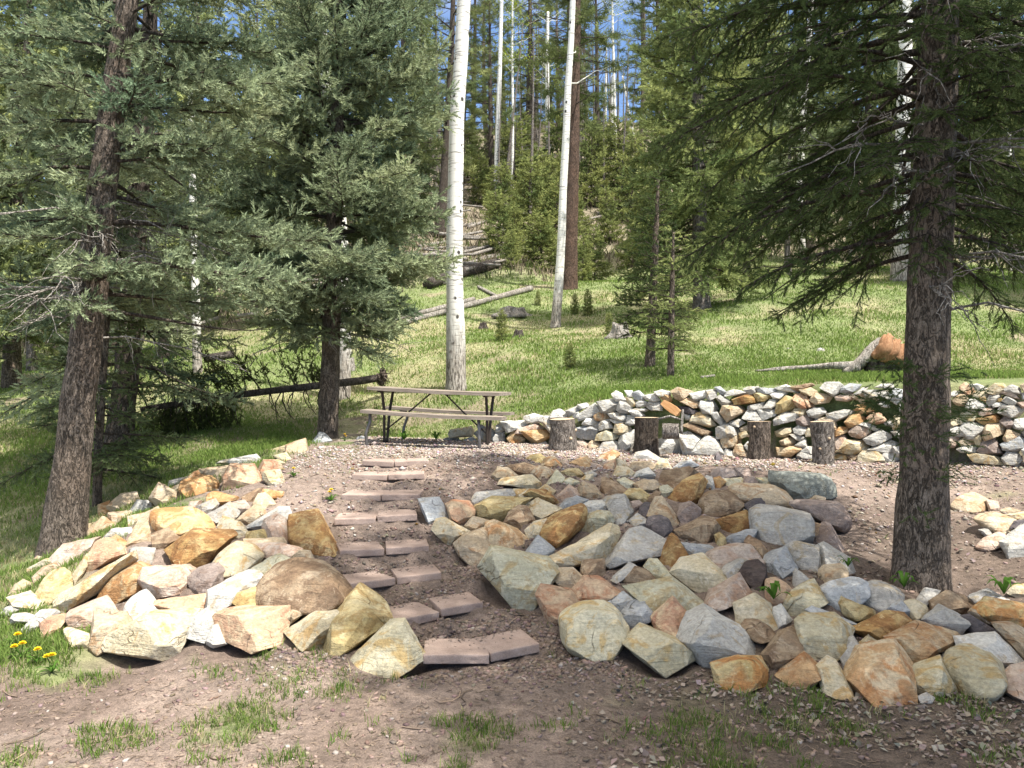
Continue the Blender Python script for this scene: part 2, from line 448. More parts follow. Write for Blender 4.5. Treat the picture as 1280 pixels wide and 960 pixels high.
ROCK_DATA = """
L1|o|79,46 87,43 89,52 85,56 79,57|small ochre block at the grassy edge below the leaning spruce
L1|t|88,43 94,38 108,36 110,42 107,48 104,50 88,51|peach pointed rock
L1|t|88,51 104,50 104,63 93,62 87,55|tan flat-faced rock under the peach pointed rock
L1|w|104,51 110,42 120,43 120,49 108,53|
L1|t|70,66 82,56 92,60 94,63 82,72 72,73|tan wedge with an olive face
L1|c|54,65 58,63 74,60 70,68 70,72 62,70 54,70|
L1|c|46,74 50,71 62,69 72,72 66,74 52,79|
L1|p|44,87 52,78 66,74 78,73 72,82 67,90 66,97 55,100 47,96|broad dusty pink slab
L1|R|68,92 72,83 79,74 88,74 98,80 99,85 94,90 84,95 70,101|dark brick-red rock
L1|t|22,94 31,84 42,76 48,77 50,79 44,86 34,88 25,94|flat tan slab at the tree end of the pile
L2|c|23,13 36,6 43,5 45,8 38,12 28,17 24,17|
L1|t|102,80 107,64 113,55 125,49 128,52 132,60 130,72 122,80|large tan flat-faced boulder
L1|t|103,55 112,53 116,52 112,58 106,64 103,62|
L1|w|81,74 90,65 103,64 105,67 101,74 94,70 87,74|
L1|o|87,75 93,70 101,76 104,82 99,84 97,79|
L1|g|105,82 108,80 123,81 121,92 118,96 104,95|pale grey square block
L2|t|27,20 34,13 44,9 49,14 42,16 36,20 33,27 28,26|
L2|y|34,23 39,17 48,15 55,18 56,30 50,34 44,36 42,42 34,41 30,33|yellow cube-shaped rock
L2|c|7,37 14,33 24,32 30,35 35,42 25,49 17,47 11,43|bright cream rock at the low tip of the pile
L2|t|4,40 8,34 12,27 18,23 24,26 26,30 22,32 12,34|
L2|w|0,46 10,43 15,46 9,50 2,52|
L2|g|9,54 12,50 20,49 30,52 31,55 20,57 16,58 10,57|grey folded rock
L2|g|22,60 32,48 43,47 46,50 40,53 33,58 30,64 25,68|
L2|R|33,58 40,53 50,51 53,55 50,62 45,69 37,74 34,66|small rust-red cube by the dandelions
L2|c|46,42 48,35 60,26 67,19 84,14 96,6 104,2 105,9 97,15 85,20 82,30 70,37 56,46 48,49 46,45|long cream slab leaning on the pile
L2|o|79,33 85,24 98,15 110,10 118,11 119,14 114,18 115,29 105,35 97,41 91,42 80,37|large orange-ochre slab
L2|p|55,60 58,47 64,42 76,38 84,37 90,42 93,49 78,50 74,58 72,66 62,63|pink and cream rock
L2|t|77,50 99,50 104,58 88,66 84,70 85,78 79,82 73,76|upright pale tan slab
L2|c|52,63 55,61 70,66 72,70 70,76 62,78 54,72|
L2|c|84,69 104,58 120,50 155,48 150,54 146,62 137,86 116,87 84,78|broad flat-topped cream boulder
L2|w~|101,50 103,41 110,35 116,32 121,37 124,42 126,46 118,49 107,57 102,54|rounded pinkish white rock
L2|c|57,20 69,2 69,12 66,19 61,26 57,27|narrow cream wedge
L3|t|5,55 8,46 13,42 22,48 32,51 37,58 36,60 26,63 16,63 7,59|tan rock with salmon patches
L3|o~|30,46 32,40 42,37 52,36 58,41 57,46 50,51 46,54 38,54|rounded ochre rock
L3|t|20,45 30,42 34,39 32,46 30,48 26,48|
L3|r|33,39 40,32 47,30 49,35 44,37 34,40|small rusty brown rock
L3|g|20,44 21,39 28,37 34,36 30,41|
L3|t|46,30 50,28 70,27 72,29 66,34 62,38 58,39 53,35 47,33|
L3|P|71,27 74,26 86,27 90,31 96,43 94,45 84,47 76,50 67,50 65,36|large pink and ochre two-toned boulder
L3|g|60,25 63,23 80,20 88,18 94,23 92,27 84,26 72,26|long grey-tan slab at the ridge
L3|P|92,30 96,23 104,23 110,27 110,31 100,33 93,35|salmon-pink rock
L3|c|94,36 97,32 108,31 111,38 111,46 103,46 98,41|cream rock with one dark side
L3|o|95,46 103,46 113,48 108,53 102,53 95,49|
L3|t|88,57 92,50 98,49 104,57 102,63 96,63|
L3|b|79,52 90,46 95,45 93,51 88,58 84,58|
L3|o|51,51 57,48 70,49 79,53 70,57 60,58 52,55|flat orange slab
L3|p|70,57 80,55 86,60 76,67 74,64|
L3|g|41,60 50,55 56,54 59,58 57,62 50,67 44,64|pale lilac-grey rock
L3|g|50,67 58,61 68,57 74,60 77,63 72,69 66,68 58,74 53,71|grey and tan ridged rock
L3|p|37,56 47,55 43,60 39,62 36,60|
L3|o~|10,64 20,64 38,62 48,68 54,76 48,78 40,80 34,86 30,85 27,80 20,77 12,78 9,72|large smooth honey-coloured boulder
L3|b|8,82 13,78 22,76 31,86 20,93 9,94 7,90|
L3|O|20,94 30,87 40,79 54,78 69,79 71,84 64,94 56,101 47,107 28,106 21,100|large golden ochre slab
L3|c|60,76 64,68 67,68 76,73 83,81 82,85 74,86 70,82 66,79|cream wedge with a pink face
L3|t|75,70 80,64 88,59 95,62 97,67 90,71 82,75 76,72|
L3|w|82,76 98,68 106,61 114,61 118,66 117,73 110,70 98,72 92,78 86,79|white speckled rock
L3|p|96,76 98,71 106,66 113,70 117,80 120,91 112,88 110,85 98,84|pink triangular rock
L3|y|83,80 96,78 98,84 86,86 82,85|
L3|t|82,86 98,84 111,85 112,89 104,92 100,96 88,95|
L5|O|16,68 23,64 36,64 41,72 48,84 52,93 46,99 36,97 20,92 15,80|tall ochre boulder beside the fourth step
L5|B|29,12 34,4 38,1 42,2 47,7 40,9 36,13 31,14|blue-grey rock near the bare spruce trunk
L5|t|12,11 20,8 26,6 30,12 29,18 22,23 16,21 12,17|tan hollowed rock
L5|c|0,14 10,11 14,13 11,16 2,17|
L5|c|2,19 11,17 15,22 14,26 6,23|
L5|c|-6,24 4,22 10,25 4,28 -6,27|
L4|p|0,20 20,17 30,19 36,26 34,33 30,39 18,42 7,43 0,36 -4,28|speckled pinkish grey rock
L4|p|23,17 36,17 43,21 36,25 30,20|
L4|V|36,27 44,20 52,17 58,16 63,22 61,30 56,35 52,40 39,39 36,32|purple-red rock with a white vein
L4|c~|57,16 64,7 74,0 86,3 93,10 88,18 81,22 74,26 64,25 62,19|bright cream rounded boulder
L4|w|51,54 54,37 62,31 80,23 93,22 93,31 85,34 66,37 72,49 57,57|long pale grey propped slab
L4|y|62,38 80,34 91,35 94,43 91,50 78,51 73,48 67,42|yellow ochre wedge
L4|G|86,18 92,13 108,9 115,13 122,16 108,20 98,30 92,32 91,24|pale greenish white rock
L4|b~|94,40 98,30 108,20 122,15 138,16 148,22 156,30 162,40 159,46 152,52 130,54 116,51 102,53 96,49|large mottled brown boulder
L4|p|83,0 95,0 110,0 124,4 115,12 106,9 93,10|
L4|t|115,13 125,5 132,6 136,14 122,15|
L4|P|6,46 14,43 32,42 52,40 52,51 36,53 17,53 8,50|flat salmon slab
L4|w|32,66 42,56 50,53 56,57 58,63 53,70 50,78 40,77 32,73|white rock with grey shading
L4|g|52,72 56,66 60,64 65,74 66,79 56,82 51,79|
L4|R|56,57 61,53 78,52 83,58 98,56 112,52 112,60 113,70 110,78 98,82 88,85 76,83 64,75 61,66|large rust-red veined boulder
L4|t|108,53 118,52 128,55 122,60 115,66 113,60|
L6|c|12,57 22,50 34,43 48,40 52,42 45,52 44,58 40,68 27,70 18,64|pale cream rock under the mottled boulder
L6|y|44,56 48,46 56,37 64,28 70,23 78,25 86,31 89,40 93,48 88,53 80,59 70,67 62,72 58,76 50,81 46,74 42,69 45,63|large olive-tan boulder standing on end
L6|C|62,77 70,68 82,58 94,51 104,50 109,56 116,67 120,77 118,83 108,86 98,90 94,93 84,91 66,85 62,82|pale yellow triangular boulder at the lowest step
R1|B|3,42 6,41 18,41 27,52 27,55 18,60 15,64 10,60 6,50|blue-white square slab beside the steps
R1|c|15,65 18,58 24,57 40,64 42,67 32,70 30,77 27,78 22,73|cream block next to the blue-white slab
R1|P|25,46 30,43 42,44 46,50 45,56 40,62 37,63 28,57 27,51|peach orange rock
R1|t|40,62 46,55 57,58 59,61 54,66 43,67|
R1|g|46,42 50,36 62,33 77,33 80,38 66,40 54,42 48,45|flat grey half-buried slab
R1|y|47,53 50,46 62,40 78,39 90,41 83,46 73,50 74,55 70,60 62,60 54,56|mossy yellow slab
R1|r|71,51 74,47 90,42 82,47 77,52 73,54|
R1|b|70,62 75,52 82,47 88,48 94,55 94,58 86,68 76,65|brown cube-shaped rock
R1|c|77,50 94,42 97,41 113,48 112,52 104,57 96,57 92,52 86,47|large pale cream wedge
R1|r|56,66 58,61 64,59 72,65 80,65 90,75 88,80 84,83 74,80 62,81 57,74|bright rust-orange rock
R1|t|32,77 40,70 48,67 54,66 56,76 62,82 58,92 50,98 44,95 36,86|tan slab with a pink edge
R1|B~|89,83 98,71 110,81 104,88 96,86|smooth slate-blue rock
R1|c|88,66 94,60 104,57 100,64 99,70 92,76 90,70|
R1|O~|99,68 101,62 112,54 124,49 130,47 134,52 132,62 124,70 115,78 110,80 102,73|golden brown boulder
R1|c|68,29 70,24 80,22 92,22 98,25 99,28 96,33 86,31 76,32 70,31|bright cream slab at the pile's top edge
R1|t|62,22 66,16 74,17 80,22 70,24 68,30 64,27|
R1|b|71,15 76,13 86,12 95,15 96,18 92,22 82,22 74,18|flat brown slab
R1|t|93,20 98,15 106,16 111,19 106,25 101,28 97,24|
R1|y|86,11 92,6 98,5 103,8 101,15 94,14|yellow ochre rock at the very top of the pile
R1|r|101,14 104,7 111,8 116,14 117,18 112,19 102,15|dark rusty brown rock
R1|G|104,30 108,24 112,18 118,24 117,31 110,34|pale grey-green triangular rock
R1|c|97,34 104,29 111,34 108,38 102,34|
R1|c|78,33 86,32 94,33 90,38 86,40 80,38|
R1|O|87,38 92,34 104,34 110,38 113,43 110,46 98,41|mossy golden rock
R1|p|112,40 122,30 128,34 130,38 120,42 116,44|
R1|B|115,47 121,41 128,39 136,42 134,46 122,51 117,50|dark blue-grey rock
R3|r|8,12 13,8 20,6 24,10 26,17 18,18 10,15|rusty brown cube rock
R3|r~|30,10 34,6 42,2 47,5 44,9 36,13 31,12|rust half-dome rock
R3|p|25,12 30,13 34,15 31,19 27,18|
R3|P|32,19 36,13 44,9 44,15 40,21 34,20|
R3|c|44,12 46,9 52,11 54,16 48,16 44,19|
R3|c|43,22 46,15 54,16 59,20 56,24 50,25|
R3|g|58,10 62,4 70,2 80,7 83,10 76,12 64,11|pale grey flat slab before the dark log round
R3|t|56,15 60,11 72,11 76,14 72,18 62,19 57,18|
R3|c|74,20 77,13 82,8 86,11 90,19 80,20|cream pyramid-shaped rock
R3|B|91,16 97,11 104,10 110,14 100,16 94,18|small sky-blue rock
R3|b|80,24 84,19 94,18 100,15 108,15 112,20 108,23 98,27 93,32 84,30 80,28|dark brown two-humped rock
R3|O|85,41 92,34 98,27 103,24 110,22 116,28 115,33 108,44 100,43 94,48 92,46|golden amber boulder
R3|w|58,25 62,19 70,16 75,21 74,25 66,26|
R3|t|60,29 66,26 77,26 79,31 76,35 70,36 62,33|
R3|b|30,20 36,22 46,28 54,33 52,39 44,40 35,38 32,30|dark tan triangular slab leaning over
R3|G|46,26 52,24 59,28 57,33 52,33|
R3|y|52,37 56,33 64,33 71,38 69,44 62,42 55,41|oval yellowish rock
R3|t|14,31 20,28 28,31 34,40 32,43 24,41 16,37|
R3|y|0,20 6,17 14,17 18,21 14,25 6,24|yellow speckled rock
R3|c|16,26 20,22 26,21 26,26 20,28|
R3|g|18,21 25,18 29,21 27,24|
R3|G|2,26 8,24 15,27 14,32 4,31|
R3|g|36,42 42,38 52,39 56,43 58,48 55,57 54,64 46,64 42,58 38,50|angular mid-grey boulder
R3|w|19,46 24,43 36,42 39,46 37,49 30,50 24,54 20,52|icy white quartz rock
R3|G|16,64 20,55 30,51 38,52 43,58 40,62 32,65 20,70|pale grey-green oblong rock
R3|V|57,43 63,42 66,45 62,50 57,50|
R3|d~|64,48 68,44 72,45 71,52 68,57 63,54|dark grey oval rock
R3|b|71,40 76,35 80,36 79,42 73,46 70,44|
R3|G|80,31 86,30 91,34 87,39 80,38|
R3|t|70,54 73,46 77,41 82,40 87,44 90,50 98,62 92,66 88,60 82,54 74,56|tan cone-shaped boulder
R3|g|56,58 62,53 70,58 68,64 60,66|
R3|d~|70,62 72,57 80,55 86,58 89,66 87,72 80,73 74,69|dark purple rounded rock
R3|V~|94,53 97,46 104,44 111,49 111,56 104,60 97,60|pinkish grey rounded rock
R3|b|93,66 104,60 113,56 121,57 126,64 124,70 116,77 108,76 98,74|brown faceted boulder
R3|c|-9,85 0,79 14,72 28,66 38,63 46,65 47,70 44,79 38,87 26,90 10,95 0,96 -6,92 -10,89|long peach-topped cream slab
R3|g|36,92 44,82 50,74 56,67 66,64 72,72 84,75 86,77 80,85 70,84 62,88 54,93 42,95|large jagged grey boulder
R3|O|81,88 85,80 88,70 91,69 96,75 100,84 103,88 94,96 86,97 83,92|olive gold pointed rock
R3|B|97,76 108,77 118,78 125,82 118,86 110,86 102,86|flat blue-grey slab
R3|y|124,70 128,68 132,72 133,78 130,81 126,80|
R2|b|82,14 86,13 99,13 100,18 99,29 84,27 82,22|small square brown block
R2|G|3,20 10,12 12,5 26,4 38,9 52,13 60,22 58,30 52,36 47,45 40,49 33,55 28,52 24,50 20,41 8,30|very large pale green boulder beside the second step
R2|t|60,30 61,21 66,19 74,20 82,27 76,32 70,36 64,34|
R2|P|47,42 51,34 60,33 72,38 74,46 83,52 70,57 66,66 58,68 53,60 49,50|orange-tan block with one cream side
R2|P|71,41 76,33 84,27 94,27 104,32 110,38 102,44 94,49 85,50 76,45|faceted peach rock
R2|B|98,49 108,43 114,39 122,44 120,49 113,52 108,56 104,54|dark slate rock wedged between peach and cream ones
R2|C~|68,60 72,56 84,50 98,50 106,55 112,64 115,70 110,82 104,86 98,96 88,93 76,86 70,77|large rounded cream boulder facing the lowest step
R4|B|8,46 15,38 19,34 28,33 37,43 34,48 20,55 14,53|light slate rock above the lowest cream rocks
R4|g|2,15 10,8 17,2 22,6 14,14 6,18|
R4|b|13,16 22,6 30,8 37,15 30,17 18,21|brown and white rock
R4|G|30,6 34,0 40,0 50,9 53,15 44,16 38,14|pale green mottled rock
R4|c|52,10 60,0 76,-3 84,3 94,15 90,18 82,25 74,26 60,19 54,15|large pale faceted rock
R4|G|17,22 24,17 40,15 50,15 64,22 78,32 80,38 72,41 66,44 56,36 44,38 36,42 28,34 20,28|broad pale olive slab
R4|R|36,45 40,40 52,31 60,37 68,50 64,56 54,63 50,64 40,57 37,50|red-brown block with white veins
R4|g|20,29 24,25 32,26 33,34 28,36 22,33|
R4|C|13,66 18,60 28,53 36,58 50,64 58,66 69,77 62,81 50,88 45,92 40,90 26,80 15,71|cream-yellow rock resting on the dirt
R4|w|66,45 78,39 88,41 100,50 110,58 116,68 116,79 100,81 88,82 82,88 76,86 70,78 66,70 58,64 64,57|large whitish boulder
R4|p|79,34 84,25 94,18 104,12 109,16 113,27 108,31 96,36 84,39|smooth pink rock
R4|g~|91,10 94,5 104,0 111,1 109,8 104,12 96,15|grey oval cobble
R4|S|85,84 90,81 104,78 120,79 125,88 124,100 110,103 96,107 90,103 86,92|pink and yellow rock at the front foot of the pile
R6|c|13,42 17,38 28,35 34,37 39,42 42,50 46,61 40,64 30,57 22,56 16,60 13,52|flat cream rock behind a small brown cobble
R6|b~|18,60 22,55 30,55 38,60 42,66 40,70 30,71 22,67|small oval brown cobble
R5|K|68,27 69,20 74,19 90,20 110,22 116,28 119,39 110,38 98,40 92,43 83,41 74,34|large green-grey slab
R5|t~|36,35 38,30 50,30 66,31 76,36 82,44 82,50 70,49 60,48 62,42 50,41 42,43 37,39|smooth tan bent boulder
R5|d|45,46 52,41 60,40 61,46 54,52 50,53|black angular rock
R5|V~|84,46 88,43 98,43 110,44 120,46 126,55 127,62 122,66 112,60 102,57 92,52|purple-brown rounded boulder
R5|t|95,43 102,38 110,40 108,44 100,44|
R5|g~|53,52 60,48 70,49 84,52 93,54 96,60 96,66 94,76 84,76 72,80 62,76 55,72 54,60|large smooth grey-tan boulder
R5|b|94,58 98,57 106,58 108,66 108,74 100,77 95,74|
R5|V|108,60 114,62 121,72 126,84 120,85 108,76 100,77 108,71|grey-brown slanting slab
R5|V~|20,20 24,16 36,16 41,21 38,24 28,24 20,24|
R5|d|21,12 22,6 24,4 29,11 28,15 22,16|small dark pointed rock
R5|V|38,16 48,17 50,22 46,24 41,22|
R5|V|44,28 46,24 52,23 58,29 50,31|small purple rock
R5|G|54,24 62,24 69,27 68,31 60,30|
R5|G|30,25 42,24 45,27 43,30 32,31|
R5|o|19,25 25,23 30,27 26,32 22,33|
R5|w|11,26 15,23 19,24 21,32 18,36 14,31|
R5|b|9,48 12,36 20,34 32,35 42,41 45,46 35,52 34,55 24,56 18,54 10,54|brown layered boulder
R5|O|22,58 34,55 45,51 52,57 52,62 42,66 34,70 26,65|dark amber rock under the brown layered boulder
R5|g|45,50 54,56 54,66 50,62|
R5|B|30,72 40,70 46,66 54,66 52,72 44,76 36,78|
R5|b|46,76 50,72 58,76 63,83 60,92 64,96 56,92 52,84|
R5|B|60,86 66,83 78,81 82,90 86,96 82,103 70,105 64,98|light ice-blue block
R5|g|78,80 86,76 96,77 103,80 106,90 105,101 98,104 88,104 84,94|square grey block
R5|w|103,80 110,77 122,84 128,88 132,98 124,104 114,99 106,100|pale sloping slab by the hollow
R5|p~|15,88 22,82 36,78 46,78 52,84 55,91 44,91 36,93 26,97 18,95|pale pink rounded rock with a peach end
R6|t~|80,16 84,12 96,11 101,16 100,23 92,25 82,29|tan rounded cobble
R6|D|16,18 22,9 30,8 36,13 38,24 37,36 30,34 22,27|dark chocolate-brown rock
R6|P~|38,24 44,22 52,26 58,32 50,38 46,44 41,40 38,36|tan rounded rock with a green weed
R6|g|60,17 62,14 70,20 76,25 80,31 70,28 60,30|
R6|C|49,41 54,34 66,28 74,24 80,32 85,40 80,45 70,49 58,54 52,48|cream four-sided flat slab
R6|w|42,46 49,43 53,51 57,54 50,61 46,62|small white block
R6|B|71,47 76,44 84,47 100,53 108,57 105,61 98,58 90,51|thin grey slab
R6|B~|81,30 90,25 106,22 116,26 114,34 113,40 104,36 98,36 97,47 88,42|smooth blue-grey boulder
R8|g~|-3,7 0,1 10,-1 20,2 29,8 26,13 18,19 10,21 0,17|speckled grey-brown rounded rock
R6|y|97,42 99,36 104,36 116,42 126,48 122,53 108,55 100,49|
R7|C|24,18 32,13 44,11 52,13 58,17 66,24 65,29 58,38 54,43 46,47 39,52 34,46 26,37 25,33 27,28|large cream boulder with a rusty top edge
R7|b|0,37 8,27 24,21 27,28 26,36 27,43 18,50 8,58 2,56 -6,46|two-toned brown and cream rock
R7|r|8,60 16,51 28,43 34,46 39,53 40,60 36,65 26,74 18,71 12,66|orange block at the front foot of the pile
R7|c|40,54 48,47 54,50 60,58 65,68 67,80 60,83 50,80 44,74 41,66|tall cream rock standing in the grass
R7|g|58,44 64,32 68,31 73,35 71,44 66,54 62,58 59,54|narrow pale grey rock
R7|r|63,61 70,52 71,42 76,35 90,32 98,33 103,42 112,52 114,62 113,78 106,84 98,86 86,83 78,78 72,68|large orange rust-stained boulder
R7|c|71,36 80,28 87,33 76,38|
R7|O|67,23 72,20 84,15 94,10 106,11 115,20 104,25 94,31 86,32 76,28|long tan ochre slab
R8|r|20,43 28,37 44,32 56,34 70,40 75,46 66,52 56,56 46,61 36,65 30,59 24,50|wide rusty slab
R8|C|36,68 44,62 60,59 64,64 68,70 72,78 74,86 60,89 46,86 38,79|cream rock tucked under the wide rusty slab
R8|C~|67,64 70,57 78,53 86,53 98,57 106,64 110,76 109,84 104,90 92,96 86,94 80,86 72,75|rounded knobbly cream boulder
R8|w|76,44 86,41 104,41 112,46 120,56 125,62 118,68 110,72 104,64 96,57 86,53 78,52|pale grey-white slab
R8|g|45,31 52,25 60,18 66,19 77,26 79,30 74,41 68,40 56,34|grey-tan wedge
R8|b|51,17 60,10 66,6 82,10 89,17 82,24 74,24 62,18 58,22 51,23|flat-topped brown block in front of the thick spruce
R8|g|43,12 50,4 60,6 56,12 50,18 46,16|
R8|B|19,20 28,13 36,17 38,23 36,27 30,24 24,22|
R8|c~|33,15 40,13 49,18 50,24 44,30 38,27|
R8|d|77,27 85,25 94,30 105,37 100,40 92,41 84,36|dark brown wedge
R8|S|89,20 92,15 100,12 116,14 132,18 136,28 122,34 114,32 106,30 100,29 92,24|yellow and orange streaked slab
R8|t|104,33 118,33 126,37 134,40 136,58 128,62 120,54 112,44|
R8|p|111,73 118,67 128,63 138,62 140,85 136,96 122,92 112,84|white and pink boulder
R8|g|84,10 92,8 101,3 108,7 116,13 100,11 92,16|
R8|t|84,23 89,18 90,24 104,32 96,30|
R8|g|64,56 74,49 74,54 68,60 66,65 62,60|
R8|g|44,90 50,87 56,91 54,95 46,95|
X6|t~|17,28 22,22 30,20 38,24 40,29 38,32 30,35 22,33|smooth brown oval boulder
X6|p|39,24 46,25 47,30 41,32|
X6|t~|32,37 36,34 44,33 54,36 57,39 53,43 49,46 42,45 36,40|smooth tan boulder
X6|t~|48,31 54,29 60,31 60,34 52,34|
X6|c|53,34 64,32 68,36 58,38|
X6|p~|33,55 38,50 46,46 50,48 49,53 44,57 38,58|pink oval rock
X6|w|49,52 56,46 64,42 72,44 74,60 66,64 56,66 52,60|large white and dark grey rock
X6|g~|34,44 40,43 43,47 38,48|
X6|d|55,43 58,38 66,37 66,41|
X6|c|53,86 57,81 66,80 68,86 62,90|
R8|t|128,42 136,34 150,32 154,45 148,57 132,56|
R8|t|128,72 136,62 151,61 160,76 151,93 131,89|
R8|c|155,39 164,32 178,32 186,42 177,54 160,53|
R8|C|157,66 166,55 183,55 189,69 182,83 161,82|
R8|p|141,21 149,15 161,16 165,22 161,31 146,31|
R8|p|124,88 130,82 141,82 144,90 140,97 127,97|
"""
